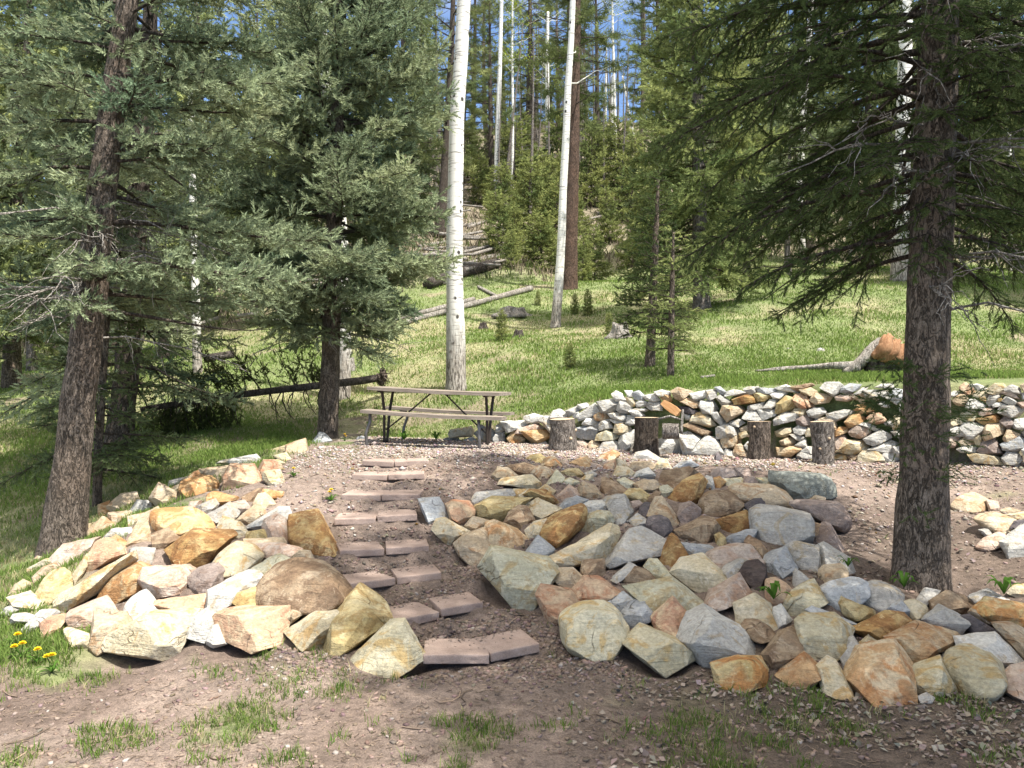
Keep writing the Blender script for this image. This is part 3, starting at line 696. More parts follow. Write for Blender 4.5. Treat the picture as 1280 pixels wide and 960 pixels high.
WALL_DATA = """
W1|c|10,58 12,54 20,51 30,51 33,57 30,60 22,61 12,61|cream wall stone at the low end of the wall
W1|w|36,50 42,49 48,53 46,55 40,54|
W1|t|33,58 40,55 47,51 52,52 58,58 58,64 46,64 36,61|
W1|g|1,68 4,63 16,60 20,66 18,69|dark grey wall stone at the low end of the wall
W1|B|20,66 26,62 32,61 37,64 40,68 30,70 22,69|
W1|w|62,46 70,44 84,45 88,48 80,53 68,56 64,52|
W1|p|77,57 80,52 88,49 98,47 105,52 98,54 84,57|flat grey-pink wall stone
W1|o|82,56 92,55 104,54 110,60 104,65 98,68 92,67 86,62|big tan-orange wall stone
W1|w|84,41 94,38 104,41 102,46 94,47 88,47|
W1|t|101,46 105,41 112,42 113,52 111,58 106,52|
W1|w|110,41 114,35 120,33 127,38 128,42 111,43|
W1|o|68,62 74,55 80,57 84,63 83,69 72,69|orange wall stone beside a table leg
W1|c|54,62 58,56 64,57 65,66 62,69 54,68|
W1|c|56,50 62,47 64,54 60,57 56,56|
W1|c|85,69 104,66 108,70 110,73 96,72|
W2|g|14,35 26,30 29,34 24,36 18,40|
W2|w|26,29 34,27 38,30 34,32 28,33|
W2|g|26,39 36,31 42,28 48,34 48,37 36,41 28,44|grey-tan oblong wall stone
W2|w|20,38 26,36 27,42 22,42|
W2|g|46,26 52,23 60,22 66,26 65,32 62,36 50,36 46,30|big pale grey wall stone
W2|w|60,18 64,15 70,18 74,24 70,26 64,25|
W2|g|65,33 68,26 72,24 80,32 76,37 68,36|
W2|w|73,15 80,15 82,21 76,21|
W2|B|81,17 87,15 94,21 91,24 83,23|light blue wall stone
W2|c|92,20 98,18 104,18 109,26 102,26 94,23|
W2|c|73,22 78,22 84,25 83,30 78,30|
W2|w|84,26 90,24 96,26 94,30 85,31|
W2|g|95,29 98,26 110,27 109,34 100,34 95,31|
W2|w|103,16 110,14 119,16 119,20 110,20 106,20|
W2|r|42,40 46,37 54,36 57,42 50,45 44,44|rusty brown wall stone
W2|w|57,38 64,36 74,39 75,44 68,45 60,42|
W2|w|30,47 34,42 42,42 47,46 46,50 32,49|
W2|B|24,53 32,50 42,49 47,52 46,58 42,63 34,62 26,61 24,57|large pale blue-grey wall stone
W2|w|48,48 50,45 57,44 61,52 54,54 48,54|
W2|c|62,53 64,48 76,49 78,53 74,57 68,58 62,56|
W2|G|44,60 50,56 54,54 62,57 67,60 62,64 50,65 44,64|pale green wall stone
W2|w|77,36 80,34 86,34 92,39 90,42 82,40|
W2|w|74,47 76,40 83,40 83,48 78,49|
W2|g|57,43 64,45 73,46 70,48 62,47|
W2|g|82,33 92,32 96,34 92,36 86,35|
W2|w|67,64 70,58 76,55 82,55 83,62 78,75 70,75|big white block against the dark log round
W2|t|37,68 40,65 46,66 49,69 46,74 37,74|
W2|p|25,66 30,64 36,68 36,74 26,74|
W2|t|48,73 52,66 60,65 67,67 67,74 58,75|
W2|o|109,22 112,19 118,20 120,25 114,26|
W3|t|8,15 14,12 24,14 28,16 24,21 18,25 12,22|tan wall stone above the firewood piece
W3|w|26,18 30,16 40,15 42,21 36,25 30,24|
W3|t|17,26 24,22 34,26 35,31 28,32 20,29|
W3|t|42,15 50,14 54,17 54,20 46,24 43,22|
W3|B|51,12 56,11 62,16 61,20 56,18|
W3|c|62,16 70,14 82,16 83,19 72,21 62,20|
W3|t|80,13 84,11 94,11 92,18 84,18|
W3|B|94,12 104,12 114,13 112,16 104,18 96,17|thin blue-white coping stone
W3|g|53,22 57,19 63,22 68,26 64,29 58,29|
W3|O|69,23 76,20 88,19 92,24 93,27 80,29 72,28|bright ochre wall stone
W3|y|90,18 100,17 107,20 102,25 94,25|olive tan wall stone
W3|w|36,30 38,26 50,25 53,29 55,33 46,37 40,37|
W3|t|58,37 60,31 68,29 78,31 82,35 74,40 64,45 60,42|big tan wall stone with a pointed foot
W3|d|15,31 24,30 34,34 37,37 28,38 18,36|flat dark grey wall stone
W3|c|26,45 30,38 38,37 46,41 51,49 44,50 34,48|big bright cream wall stone
W3|w|47,38 53,36 58,42 61,46 57,49 51,44|
W3|g|84,30 94,27 100,26 99,30 94,34 84,34|
W3|w|99,32 106,24 113,24 113,29 106,33|
W3|w|107,18 118,15 124,17 116,23 110,22|
W3|c|79,42 84,35 90,34 97,41 96,45 86,45|
W3|w|95,35 104,35 111,33 113,38 104,43 99,44|
W3|y|113,36 114,28 122,21 128,22 134,31 128,34 118,37|yellow and tan wall stone
W3|g|66,46 76,43 80,47 74,51 68,49|
W3|g|53,52 58,49 68,47 75,57 68,61 54,62|large grey-tan angular wall stone
W3|t|57,63 66,61 74,59 76,66 68,71 60,71|
W3|t|76,52 84,49 84,55 77,55|
W3|c|75,57 82,55 84,60 76,63|
W3|t|70,76 72,70 77,68 81,76 84,80 72,81|
W3|w|80,70 84,66 87,72 84,76|
W3|c|60,80 62,72 70,76 70,81|
W3|b|19,50 28,47 38,50 47,56 47,60 36,59 26,53|brown splintered wall stone
W3|w|25,76 42,61 50,63 61,74 58,80 30,80|very large pale boulder at the wall's foot
W3|c|15,60 24,57 36,62 34,66 26,72 25,78 20,77 19,66|
W3|w|-10,66 -8,64 6,62 18,66 18,77 4,78 -11,78|white square block beside the dark log round
W3|w|20,38 26,39 27,44 22,44|
W4|w|0,12 10,9 20,13 22,17 16,16 4,14|
W4|b|14,11 24,9 36,7 37,10 26,12 22,15|brown-grey coping stone
W4|c|24,14 34,12 40,15 40,18 33,20 26,17|
W4|w|45,12 50,7 62,7 68,12 62,17 57,20 50,17|big white coping stone
W4|B|66,12 74,8 84,9 82,13 76,16 66,16|
W4|g|78,18 86,12 91,12 86,17|
W4|w|100,11 106,8 116,8 117,12 104,12|
W4|g|90,15 100,13 116,14 118,18 110,23 98,25 92,22|big grey slab on top of the wall
W4|t|77,21 84,17 90,16 93,24 86,27 80,24|
W4|p|60,21 70,17 76,18 78,23 70,25 62,24|
W4|P|16,24 20,19 26,18 30,24 29,32 22,32|
W4|P|27,20 30,19 36,26 38,30 33,32 28,28|
W4|t|35,24 40,17 48,17 56,20 52,26 40,28|
W4|c|16,36 20,33 30,33 31,38 24,40|
W4|w|32,36 38,32 46,32 50,37 40,42 34,40|
W4|g|0,44 8,37 20,37 28,42 20,46 6,49 0,49|long grey wall stone
W4|V|21,44 28,39 36,42 36,49 28,50 22,48|purple-grey wall stone
W4|t|35,50 40,43 46,42 44,50 40,53|
W4|t|43,44 50,42 56,43 60,49 58,54 46,52|tan wall stone peeping over the pale log round
W4|g|52,38 58,35 70,34 77,36 74,40 60,45 54,43|
W4|o|70,46 76,38 82,37 89,43 82,49 74,51|ochre triangular wall stone
W4|o|80,30 88,29 97,33 97,37 86,38 79,34|
W4|P|92,42 98,37 106,38 111,45 100,48 94,46|
W4|w|100,27 106,25 113,27 113,31 106,31|
W4|w|84,49 92,45 104,54 101,56 92,52|thin slanting white wall stone
W4|p|74,56 80,50 88,50 94,54 94,58 84,62 76,60|oval pink-grey wall stone
W4|o|60,56 64,51 74,52 74,55 66,58 60,60|
W4|c|0,56 8,52 16,52 17,56 10,61 2,60|
W4|w|18,53 24,49 31,52 30,57 24,59 19,57|
W4|c|30,56 32,51 35,53 36,60 30,60|
W4|g|14,59 20,58 28,61 26,66 20,64|
W4|t|4,65 14,61 19,66 14,70 6,69|
W4|w|19,69 26,66 29,62 30,70 26,72|
W4|r|2,72 10,70 20,70 25,74 18,81 8,81 3,79|cracked brown-orange wall stone
W4|w|25,75 30,71 36,71 36,78 28,78|
W4|t|20,82 24,76 36,79 36,83|
W4|p|59,61 68,60 71,64 62,75 59,76|
W4|c|62,75 70,65 80,63 90,65 94,72 88,74 78,78 68,78|very large cream-tan wall stone
W4|w|90,63 98,58 105,55 118,60 110,64 98,69 93,67|big white tilted wall stone
W4|c|94,73 102,68 114,65 121,68 121,76 108,77 98,75|
W4|c|84,80 88,75 98,74 105,77 106,86 90,86 84,85|notched cream wall stone at the foot
W4|t|106,78 122,77 123,83 116,87 108,84|
W4|c|59,79 70,78 73,81 70,85 60,83|
W4|b|72,80 83,78 83,85 74,84|
W4|w|115,56 124,54 124,63 119,60|
W4|g|108,47 116,43 124,46 124,52 112,50|
W4|w|110,22 118,19 126,24 120,28|
W5|w|50,20 58,15 66,16 66,18 56,21|
W5|P|63,12 70,7 76,12 77,17 74,20 68,16|peach coping stone
W5|w|74,9 82,8 90,12 88,15 80,15|
W5|c|90,15 98,8 106,8 110,12 106,18 96,18|big cream coping stone
W5|g|108,12 116,9 123,12 125,18 118,18 110,15|
W5|p|106,17 114,16 122,20 125,24 116,22|
W5|t|57,24 64,19 71,18 75,23 70,29 62,29|
W5|c|75,22 78,16 90,16 93,20 90,26 84,23|
W5|w|70,32 74,24 82,23 91,27 86,32 74,34|
W5|w|91,26 94,20 102,18 105,22 98,26 94,30|
W5|y|100,23 105,20 107,25 102,26|
W5|w|96,28 102,26 110,28 108,31 98,31|
W5|w|107,25 110,21 120,24 122,28 114,29|
W5|p|83,37 88,33 96,32 101,37 94,39 86,40|
W5|t|102,36 106,31 120,30 127,33 122,40 114,41 106,39|
W5|O|80,43 90,41 100,39 107,42 104,46 90,49 83,46|flat honey-coloured wall stone
W5|G|66,36 74,34 82,35 81,40 76,46 66,44|
W5|V|104,46 110,40 117,46 113,53 108,50|
W5|t|86,58 92,49 104,47 108,52 111,56 100,61 90,64|big tan five-sided wall stone
W5|w|64,51 72,47 84,47 88,52 80,62 72,62 70,56|big white lumpy wall stone
W5|w|50,55 54,51 62,51 70,56 70,60 60,60|
W5|p|49,66 54,61 64,60 64,66 58,71 50,70|
W5|t|63,66 68,62 78,62 80,68 66,69|
W5|c|78,63 83,59 88,65 83,71 80,68|
W5|V|83,74 88,66 98,62 102,66 106,77 96,78 86,77|big purple-red wall stone
W5|w|62,73 70,69 80,69 83,75 78,77 66,76|
W5|B|106,68 112,64 124,59 128,62 126,72 120,75 108,73|big blue-white wall stone
W5|t|108,62 112,54 124,58 118,63 110,66|
W5|c|74,79 80,77 92,78 106,83 108,90 92,90 80,86|wide flat cream stone at the wall's foot
W5|g|107,82 112,76 122,78 125,84 120,89 110,88|
W5|w|117,52 120,44 128,43 134,48 130,54|
W5|p|122,27 130,25 134,31 126,32|
W5|t|124,10 132,6 136,14 128,16|
W5|B|126,17 134,16 134,23 127,23|
W5|g|126,56 134,52 136,60 130,62|
W5|w|126,74 136,68 138,80 130,82|
W5|c|50,44 62,42 66,47 56,50|
W5|B|-5,18 -1,13 9,15 12,19 7,25 -3,24|
W5|w|13,18 16,13 25,14 30,19 26,24 15,24|
W5|t|29,18 34,12 43,13 48,19 43,26 31,26|
W5|w|4,31 7,26 14,26 18,33 15,39 6,38|
W5|w|16,32 22,28 31,28 35,33 31,38 19,37|
W5|B|36,31 40,27 49,27 51,33 48,38 39,39|
W5|c|-4,45 -0,40 7,41 11,46 8,52 -2,53|
W5|w|10,45 14,40 24,40 28,46 23,53 12,53|
W5|t|28,45 31,39 39,41 42,46 40,54 30,52|
W5|t|2,59 7,54 15,54 19,61 15,68 5,67|
W5|w|19,60 23,55 32,56 35,61 31,66 21,65|
W5|g|36,60 40,54 50,55 53,61 50,67 38,67|
W5|t|-4,73 -1,70 8,69 11,74 7,80 -2,80|
W5|t|11,73 14,67 24,69 27,74 23,80 13,80|
W5|w|29,73 33,68 42,69 45,74 41,81 31,80|
"""
# ---------------------------------------------------------------- rocks: outline of each face seen, in tenths of a close-up; given its own place and depth
TILE = {'L1': (0, 560, 6.4), 'L2': (0, 690, 6.4), 'L3': (180, 540, 6.4), 'L4': (180, 680, 6.4), 'L5': (340, 540, 6.4), 'L6': (340, 700, 6.4),
        'R1': (520, 560, 6.4), 'R2': (600, 680, 6.4), 'R3': (700, 560, 6.4), 'R4': (760, 700, 6.4), 'R5': (860, 560, 6.4), 'R6': (900, 690, 6.4),
        'R7': (960, 750, 6.4), 'R8': (1080, 730, 6.4), 'X6': (1160, 580, 5.3333),
        'W1': (550, 470, 8), 'W2': (690, 470, 8), 'W3': (830, 470, 8), 'W4': (970, 470, 8), 'W5': (1120, 470, 8)}

def parse(data):
    out = []
    for ln in data.strip().splitlines():
        t, c, pts, ph = ln.split('|')
        x0, y0, s = TILE[t]
        p = np.array([[float(q) for q in w.split(',')] for w in pts.split()]) * 10 / s + (x0, y0)
        out.append(dict(tile=t, c=c[0], smooth='~' in c, p=p, ph=ph, cen=(p.min(0) + p.max(0)) / 2, size=p.max(0) - p.min(0)))
    return out
def simplify(p, eps):
    """Keep only the corners that matter of a closed outline."""
    p = list(map(tuple, p))
    while len(p) > 5:
        best, bi = 1e9, None
        for i in range(len(p)):
            a, b, c = np.array(p[i - 1]), np.array(p[i]), np.array(p[(i + 1) % len(p)])
            ac = c - a
            h = abs(ac[0] * (b - a)[1] - ac[1] * (b - a)[0]) / (np.linalg.norm(ac) + 1e-9)
            if h < best: best, bi = h, i
        if best > eps and len(p) <= 9: break
        p.pop(bi)
    return np.array(p)
ROCKS, WALL = parse(ROCK_DATA), parse(WALL_DATA)

def stone_mesh(name, out3, view, size, rng, smooth, thick_f, thick_b, mat):
    """Solid stone: an outline ring, facets in front of it and a rounded back; hull, chipped edges, rough faces. Local coordinates."""
    cen = out3.mean(0)
    pts = [p for p in out3]
    n = len(out3)
    # one broad broken face towards the front, tilted its own way, its corners drawn in from the outline
    tx, tz = rng.normal() * .55, rng.uniform(-.15, .95)
    ctr = cen + np.array([rng.normal() * .05 * size, 0, rng.uniform(-.06, .06) * size])
    half = .5 * size
    start = rng.integers(0, 2)
    k0 = rng.uniform(.55, .92)
    for i in range(n):
        a = out3[i]
        if n <= 4 or (i + start) % 2 == 0:
            q = ctr + (a - ctr) * k0 * rng.uniform(.8, 1.15)
            d = thick_f * (1 - (tx * (q[0] - ctr[0]) + tz * (q[2] - ctr[2])) / half * .75)
            pts.append(q - view * max(.12 * thick_f, d * rng.uniform(.94, 1.06)))
        q = cen + (a - cen) * rng.uniform(.72, .97)
        if (i + start) % 2: pts.append(q + view * thick_b * rng.uniform(.4, .7))
        else: pts.append(cen + (a - cen) * .5 + view * thick_b * rng.uniform(.8, 1.0))
    if smooth:
        for i in range(n):
            b = (out3[i] + out3[(i + 1) % n]) / 2
            for f, d in ((.92, .3), (.66, .75), (.3, 1.0)):
                pts.append(cen + (out3[i] * .5 + b * .5 - cen) * f - view * thick_f * d)
                pts.append(cen + (out3[i] * .5 + b * .5 - cen) * f + view * thick_b * d)
    bm = bmesh.new()
    for p in pts:
        bm.verts.new(p - cen)
    r = bmesh.ops.convex_hull(bm, input=bm.verts)
    junk = [e for e in set(r['geom_interior'] + r['geom_unused']) if isinstance(e, bmesh.types.BMVert)]
    if junk: bmesh.ops.delete(bm, geom=junk, context='VERTS')
    if not smooth:
        for _ in range(rng.integers(2, 5)):                     # broken-off corners
            d = rng.normal(size=3) * .75 - view * 1.15 + np.array([0, 0, .3]); d /= np.linalg.norm(d)
            pr = [float(np.dot(v_.co, d)) for v_ in bm.verts]
            lim = max(pr) * rng.uniform(.66, .9)
            if lim <= 0: continue
            bmesh.ops.bisect_plane(bm, geom=bm.verts[:] + bm.edges[:] + bm.faces[:], plane_co=Vector(d * lim), plane_no=Vector(d), clear_outer=True)
            co = [v_.co.copy() for v_ in bm.verts]
            bm.clear()
            for c_ in co: bm.verts.new(c_)
            r = bmesh.ops.convex_hull(bm, input=bm.verts)
            junk = [e for e in set(r['geom_interior'] + r['geom_unused']) if isinstance(e, bmesh.types.BMVert)]
            if junk: bmesh.ops.delete(bm, geom=junk, context='VERTS')
    bmesh.ops.dissolve_limit(bm, angle_limit=math.radians(7), verts=bm.verts, edges=bm.edges)
    try:
        bmesh.ops.bevel(bm, geom=list(bm.edges), offset=size * rng.uniform(.004, .008), segments=1, profile=.5, affect='EDGES', clamp_overlap=True)
    except Exception:
        pass
    bmesh.ops.triangulate(bm, faces=bm.faces)
    goal = size / (15.0 if size > 0.16 else 11.0)
    for _ in range(5):
        ed = [e for e in bm.edges if e.calc_length() > goal * 1.5]
        if not ed: break
        bmesh.ops.subdivide_edges(bm, edges=ed, cuts=1)
        bmesh.ops.triangulate(bm, faces=[f for f in bm.faces if len(f.verts) > 3])
        if len(bm.verts) > 2600: break
    if smooth:
        for _ in range(4):
            bmesh.ops.smooth_vert(bm, verts=bm.verts, factor=.5, use_axis_x=True, use_axis_y=True, use_axis_z=True)
        for v_ in bm.verts: v_.co *= 1.05
    bm.normal_update()
    off = Vector(rng.uniform(-50, 50, 3))
    amp = size * (.016 if smooth else .02)
    f1 = 2.6 / size
    mv = []
    for v_ in bm.verts:
        q = v_.co * f1 + off
        h = noise.fractal(q, 0.8, 2.1, 3) * .75 + (abs(noise.noise(q * 1.7 + off)) - .25) * 1.0
        h = round(h * 3.2) / 3.2 * .6 + h * .4 if not smooth else h      # stepped, broken faces
        mv.append(v_.normal * h * amp)
    for v_, d in zip(bm.verts, mv): v_.co += d
    for f in bm.faces: f.smooth = True
    me = bpy.data.meshes.new(name)
    bm.to_mesh(me); bm.free()
    me.materials.append(mat)
    try: me.set_sharp_from_angle(angle=math.radians(20))
    except Exception: pass
    return me, cen

def place_stones(lst, name, cat, group, lean, depth_of, front, back, grow):
    for i, r in enumerate(lst):
        rng = np.random.default_rng(abs(hash((name, i))) % 1000 + i * 13 if False else i * 17 + len(name))
        c = r['cen']
        P = depth_of(r)
        y = P.y
        w, h = r['size'] / FPX * y
        out3 = []
        pp = r['p'] if r['smooth'] else simplify(r['p'], .075 * float(max(r['size'])))
        for u, v in (c + (pp - c) * grow):
            # the outline leans back with the slope of the pile
            zc = EYE - (v - V0) / FPX * y
            yy = y + lean * (zc - P.z)
            out3.append(at(u, v, yy))
        out3 = np.array(out3)
        m = min(w, h) * .75 + max(w, h) * .25
        size = max(w, h)
        view = np.array(P - Vector((0, 0, EYE))); view /= np.linalg.norm(view)
        view = np.array([view[0] * .5, view[1], view[2] * .5])
        me, cen = stone_mesh(name, out3, view, size, rng, r['smooth'], m * front, m * back, STONE[r['c']][1])
        o = link(name, me, None, cen)
        r['o'] = o; r['pos'] = cen; r['m'] = size
        tag(o, None, cat, group(r))

def stone_depth(r):
    c = r['cen']
    P = hit(c[0], min(c[1], 900))
    foot = r['p'][:, 1].max()
    return P

place_stones(ROCKS, 'rock', 'rock', lambda r: 'rocks piled below the leaning spruce' if r['tile'][0] == 'L' else ('stones heaped behind the thick spruce' if r['tile'][0] == 'X' else 'rocks piled between the steps and the thick spruce'),
             0.75, stone_depth, 0.60, 0.8, 1.19)

_w = random.Random(4)
for r in WALL:                                   # most of the wall is pale limestone
    if not r['ph'] and r['c'] in 'ct' and _w.random() < .5: r['c'] = 'w' if r['c'] == 'c' else 'g'
def wall_depth(r):
    u, v = r['cen']
    y = 9.0
    for _ in range(30):
        y = .5 * y + .5 * float(yw((u - U0) / FPX * y))
    z = EYE - (v - V0) / FPX * y
    y += .18 * max(0, z - .8) - .03
    return Vector(((u - U0) / FPX * y, y, EYE - (v - V0) / FPX * y))
place_stones(WALL, 'wall_stone', 'wall stone', lambda r: 'stones of the dry-stacked garden wall', 0.15, wall_depth, 0.45, 1.0, 1.22)

# labels: own words where a stone has a look of its own, else its colour, size and shape, told apart by the stone or thing it lies against
LANDMARKS = [('the lowest step', 600, 822), ('the second step', 555, 770), ('the third step', 490, 730), ('the fourth step', 480, 690), ('the fifth step', 470, 650),
             ('the leaning spruce', 78, 660), ('the thick spruce', 1150, 720), ('the pale log round', 1028, 550), ('the dark log round', 810, 545), ('the knotty log round', 948, 550), ('the first log round', 703, 545)]
def auto_words(r, noun):
    w, h = r['size']
    a = w * h
    lim = (380, 900) if noun == 'rock' else (230, 480)
    s = 'small' if a < lim[0] else ('medium' if a < lim[1] else 'large')
    sh = 'flat' if w > 2.0 * h else ('long' if w > 1.5 * h else ('upright' if h > 1.2 * w else 'blocky'))
    if r['smooth']: sh = 'rounded'
    return '%s %s %s %s' % (s, sh, STONE[r['c']][0], noun)
def relation(a, b, d):
    dx, dy = a[0] - b[0], a[1] - b[1]
    if abs(dy) > abs(dx) * .8:
        return 'just above' if dy < 0 else 'just below'
    return 'close beside' if math.hypot(dx, dy) < d else 'some way beside'
USED = set()
def label_all(lst, noun):
    marks = [(x, u, v) for x, u, v in LANDMARKS]
    for r in lst:
        if r['ph']: marks.append(('the ' + r['ph'], *r['cen']))
    for r in lst:
        if r['ph']:
            r['o']['label'] = r['ph'] if len(r['ph'].split()) > 3 else r['ph'] + (' in the dry-stacked wall' if noun != 'rock' else ' lying in the pile')
            USED.add(r['o']['label'])
    for r in lst:
        if r['ph']: continue
        base = auto_words(r, noun)
        near = sorted(marks, key=lambda q: math.hypot(q[1] - r['cen'][0], (q[2] - r['cen'][1]) * 1.2))
        done = None
        for q in near[:24]:
            t = '%s %s %s' % (base, relation(r['cen'], q[1:], 45), q[0])
            if t not in USED and len(t.replace('-', ' ').split()) <= 16:
                done = t; break
        r['o']['label'] = done
        USED.add(done)
label_all(ROCKS, 'rock')
label_all(WALL, 'wall stone')

# ---------------------------------------------------------------- the ground sheet: hollows under the stones, clods, colours by what grows there, some shade painted in
REL = np.zeros_like(GZ)
pu = U0 + FPX * GX / np.maximum(GY, .5); pv = V0 - FPX * (GZ0 - EYE) / np.maximum(GY, .5)
for r in ROCKS:
    x, y, z = r['pos']; R = r['m'] * .55
    rows = np.nonzero(np.abs(ROWS - y) < 2 * R)[0]
    if not len(rows): continue
    s = slice(rows[0], rows[-1] + 1)
    d2 = (GX[s] - x) ** 2 + (GY[s] - y) ** 2
    REL[s] = np.maximum(REL[s], np.minimum(.6 * r['m'] * .5, .16) * np.exp(-d2 / (R * R)))
PILE = sstep(0.01, 0.06, REL)
GZ -= REL

GPTS = np.array([(50,720,1),(20,800,.9),(60,845,.85),(130,835,.6),(250,838,.45),(20,870,.25),(100,890,.03),(20,940,.5),(150,925,.5),(300,890,.6),(350,840,.5),(440,850,.5),
 (250,862,.06),(190,885,.05),(60,905,.03),(400,905,.2),(500,900,.06),(540,880,.25),(580,940,.6),(480,915,.25),(650,830,.02),(700,850,.2),(800,885,.3),(870,890,.5),(960,910,.4),(900,940,.4),
 (1000,890,.4),(1100,900,.3),(1200,930,.15),(1250,885,.5),(1150,950,.05),(750,935,.3),(640,900,.06),(690,800,.3),(650,760,.04),
 (480,720,0),(460,620,0),(480,580,0),(560,590,0),(620,570,0),(700,570,0),(800,570,0),(900,575,0),(1000,582,0),(1100,590,0),(1000,640,0),(900,650,0),(800,650,0),(700,650,0),(600,650,0),(560,720,0),(420,600,0),(400,640,0),(420,690,0),
 (200,690,.1),(300,650,0),(150,720,.1),(30,600,1),(200,580,1),(300,545,1),(350,520,1),(400,500,1),(100,650,.9),(30,690,.9),(430,545,.5),(500,550,.25),(560,548,.12),(1240,605,.35),(1190,592,.08),(1150,690,0),(1250,690,.02),(1100,640,0),(1200,650,0),(1100,700,.05),
 (0,480,1),(300,480,1),(560,500,.7),(560,530,.35)], float)
def grassness(u, v, x, y):
    num = np.zeros_like(u); den = np.zeros_like(u)
    for a, b, g in GPTS:
        w = 1.0 / (((u - a) ** 2 + ((v - b) * 1.6) ** 2) + 60) ** 1.5
        num += w * g; den += w
    front = num / den
    beyond = (y > yw(x) + .12) & (x > -2.2)
    g = np.where(beyond, 1.0, front)
    g = np.where(y > 12.5, 1.0, g)
    return g
GN = grassness(pu, pv, GX, GY)
clump = vn(GX * 2.3, GY * 2.3, 1) * .6 + vn(GX * 7, GY * 7, 2) * .4
FOREST = sstep(26, 36, GY + 7 * (vn(GX * .2, GY * .2, 5) - .5) + np.where(GX > 4, -2, 0) + np.where(GX < -3, 4, 0))
dirt = np.array([.275, .215, .178]); dirt_dk = np.array([.17, .125, .10]); gravelc = np.array([.30, .245, .205])
green = np.array([.155, .21, .07]); straw = np.array([.38, .335, .20]); floor_ = np.array([.23, .20, .14])
def lerp(a, b, t): return a + (b - a) * t[..., None]
plate = sstep(7.6, 8.6, GY) * (GY < 11.5) * (1 - GN)
col = lerp(np.broadcast_to(dirt, GX.shape + (3,)), dirt_dk, sstep(.55, .75, vn(GX * 1.3, GY * 1.3, 4)) * .7)
col = lerp(col, gravelc, np.clip(plate * 1.1, 0, 1))
gcol = lerp(np.broadcast_to(green, GX.shape + (3,)), straw, sstep(.40, .72, vn(GX * .55, GY * .55, 7) * .6 + vn(GX * 2.1, GY * 2.1, 8) * .4) * .55)
BARE = sstep(.66, .80, vn(GX * .75, GY * .75, 15) * .65 + vn(GX * 2.6, GY * 2.6, 12) * .35) * (GY > 8.5)
gcol = lerp(gcol, np.array([.27, .22, .15]), BARE * .8)
gcol = lerp(gcol, floor_, FOREST)
gm = np.where(GN > .75, 1.0, sstep(.35, .75, GN * .9 + (clump - .5) * .8))
col = lerp(col, gcol, np.clip(gm, 0, 1) * .85)
hollow_soil = sstep(.6, 1.0, np.exp(-((GX - 2.9) ** 2 + (GY - 5.5) ** 2) / 1.6)) 
col = lerp(col, np.array([.14, .105, .082]), sstep(.12, .55, np.exp(-((GX - 2.9) ** 2 + (GY - 5.6) ** 2) / 1.7)) * .8 * (1 - PILE))  # dark brown soil in the hollow by the thick spruce
col = lerp(col, np.array([.185, .142, .117]), sstep(-1.75, -1.3, GX) * sstep(.95, .4, GX) * sstep(3.9, 4.5, GY) * sstep(7.6, 6.3, GY) * .75)  # soil between the steps: moist tone plus shade painted into the colour
leafy_shade_front = sstep(-.3, 1.2, GX) * sstep(4.6, 4.0, GY)
col = lerp(col, np.array([.125, .098, .078]), leafy_shade_front * .85)  # dark leaf-strewn soil, darkened further to paint in the shade lying here
path = (1 - sstep(.15, .4, GN)) * sstep(3.0, 3.4, GY) * sstep(9.4, 8.0, GY)
near = sstep(14, 11, GY)
clod = (vn(GX * 9, GY * 9, 3) - .5) * .05 + (vn(GX * 19, GY * 19, 6) - .5) * .035 + np.maximum(0, vn(GX * 13, GY * 13, 9) - .62) * .12
step_zone = path * sstep(-1.75, -1.3, GX) * sstep(.9, .4, GX) * sstep(4.0, 4.6, GY)
GZ += clod * (0.22 + 0.75 * step_zone) * np.where(near > 0, 1, 0) * np.where(GN > .75, .5, 1)
GZ += (vn(GX * .9, GY * .9, 10) - .5) * .10 * sstep(12.5, 16, GY) + (vn(GX * .3, GY * .3, 11) - .5) * .8 * sstep(20, 40, GY)
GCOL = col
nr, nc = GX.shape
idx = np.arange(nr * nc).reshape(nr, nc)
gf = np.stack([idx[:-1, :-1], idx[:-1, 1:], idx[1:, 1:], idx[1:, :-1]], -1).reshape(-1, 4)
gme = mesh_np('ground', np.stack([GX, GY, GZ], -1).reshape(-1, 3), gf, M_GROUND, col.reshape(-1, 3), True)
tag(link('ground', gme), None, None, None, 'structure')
def gval(A, x, y): return look(A, x, y)

# ---------------------------------------------------------------- small builders
def bm_obj(name, bm, mat, parent=None, loc=None, smooth=False, sharp=35):
    me = bpy.data.meshes.new(name)
    if smooth:
        for f in bm.faces: f.smooth = True
    bm.to_mesh(me); bm.free()
    if smooth:
        me.set_sharp_from_angle(angle=math.radians(sharp))
    for m_ in (mat if isinstance(mat, (list, tuple)) else [mat]): me.materials.append(m_)
    return link(name, me, parent, loc)

def add_box(bm, c, s, rot=None, bev=0.0):
    r = bmesh.ops.create_cube(bm, size=1.0)
    M = Matrix.Translation(c) @ (rot.to_4x4() if rot else Matrix()) @ Matrix.Diagonal((*s, 1))
    bmesh.ops.transform(bm, matrix=M, verts=r['verts'])
    if bev:
        ed = list({e for v_ in r['verts'] for e in v_.link_edges})
        bmesh.ops.bevel(bm, geom=ed, offset=bev, segments=2, profile=.5, affect='EDGES', clamp_overlap=True)

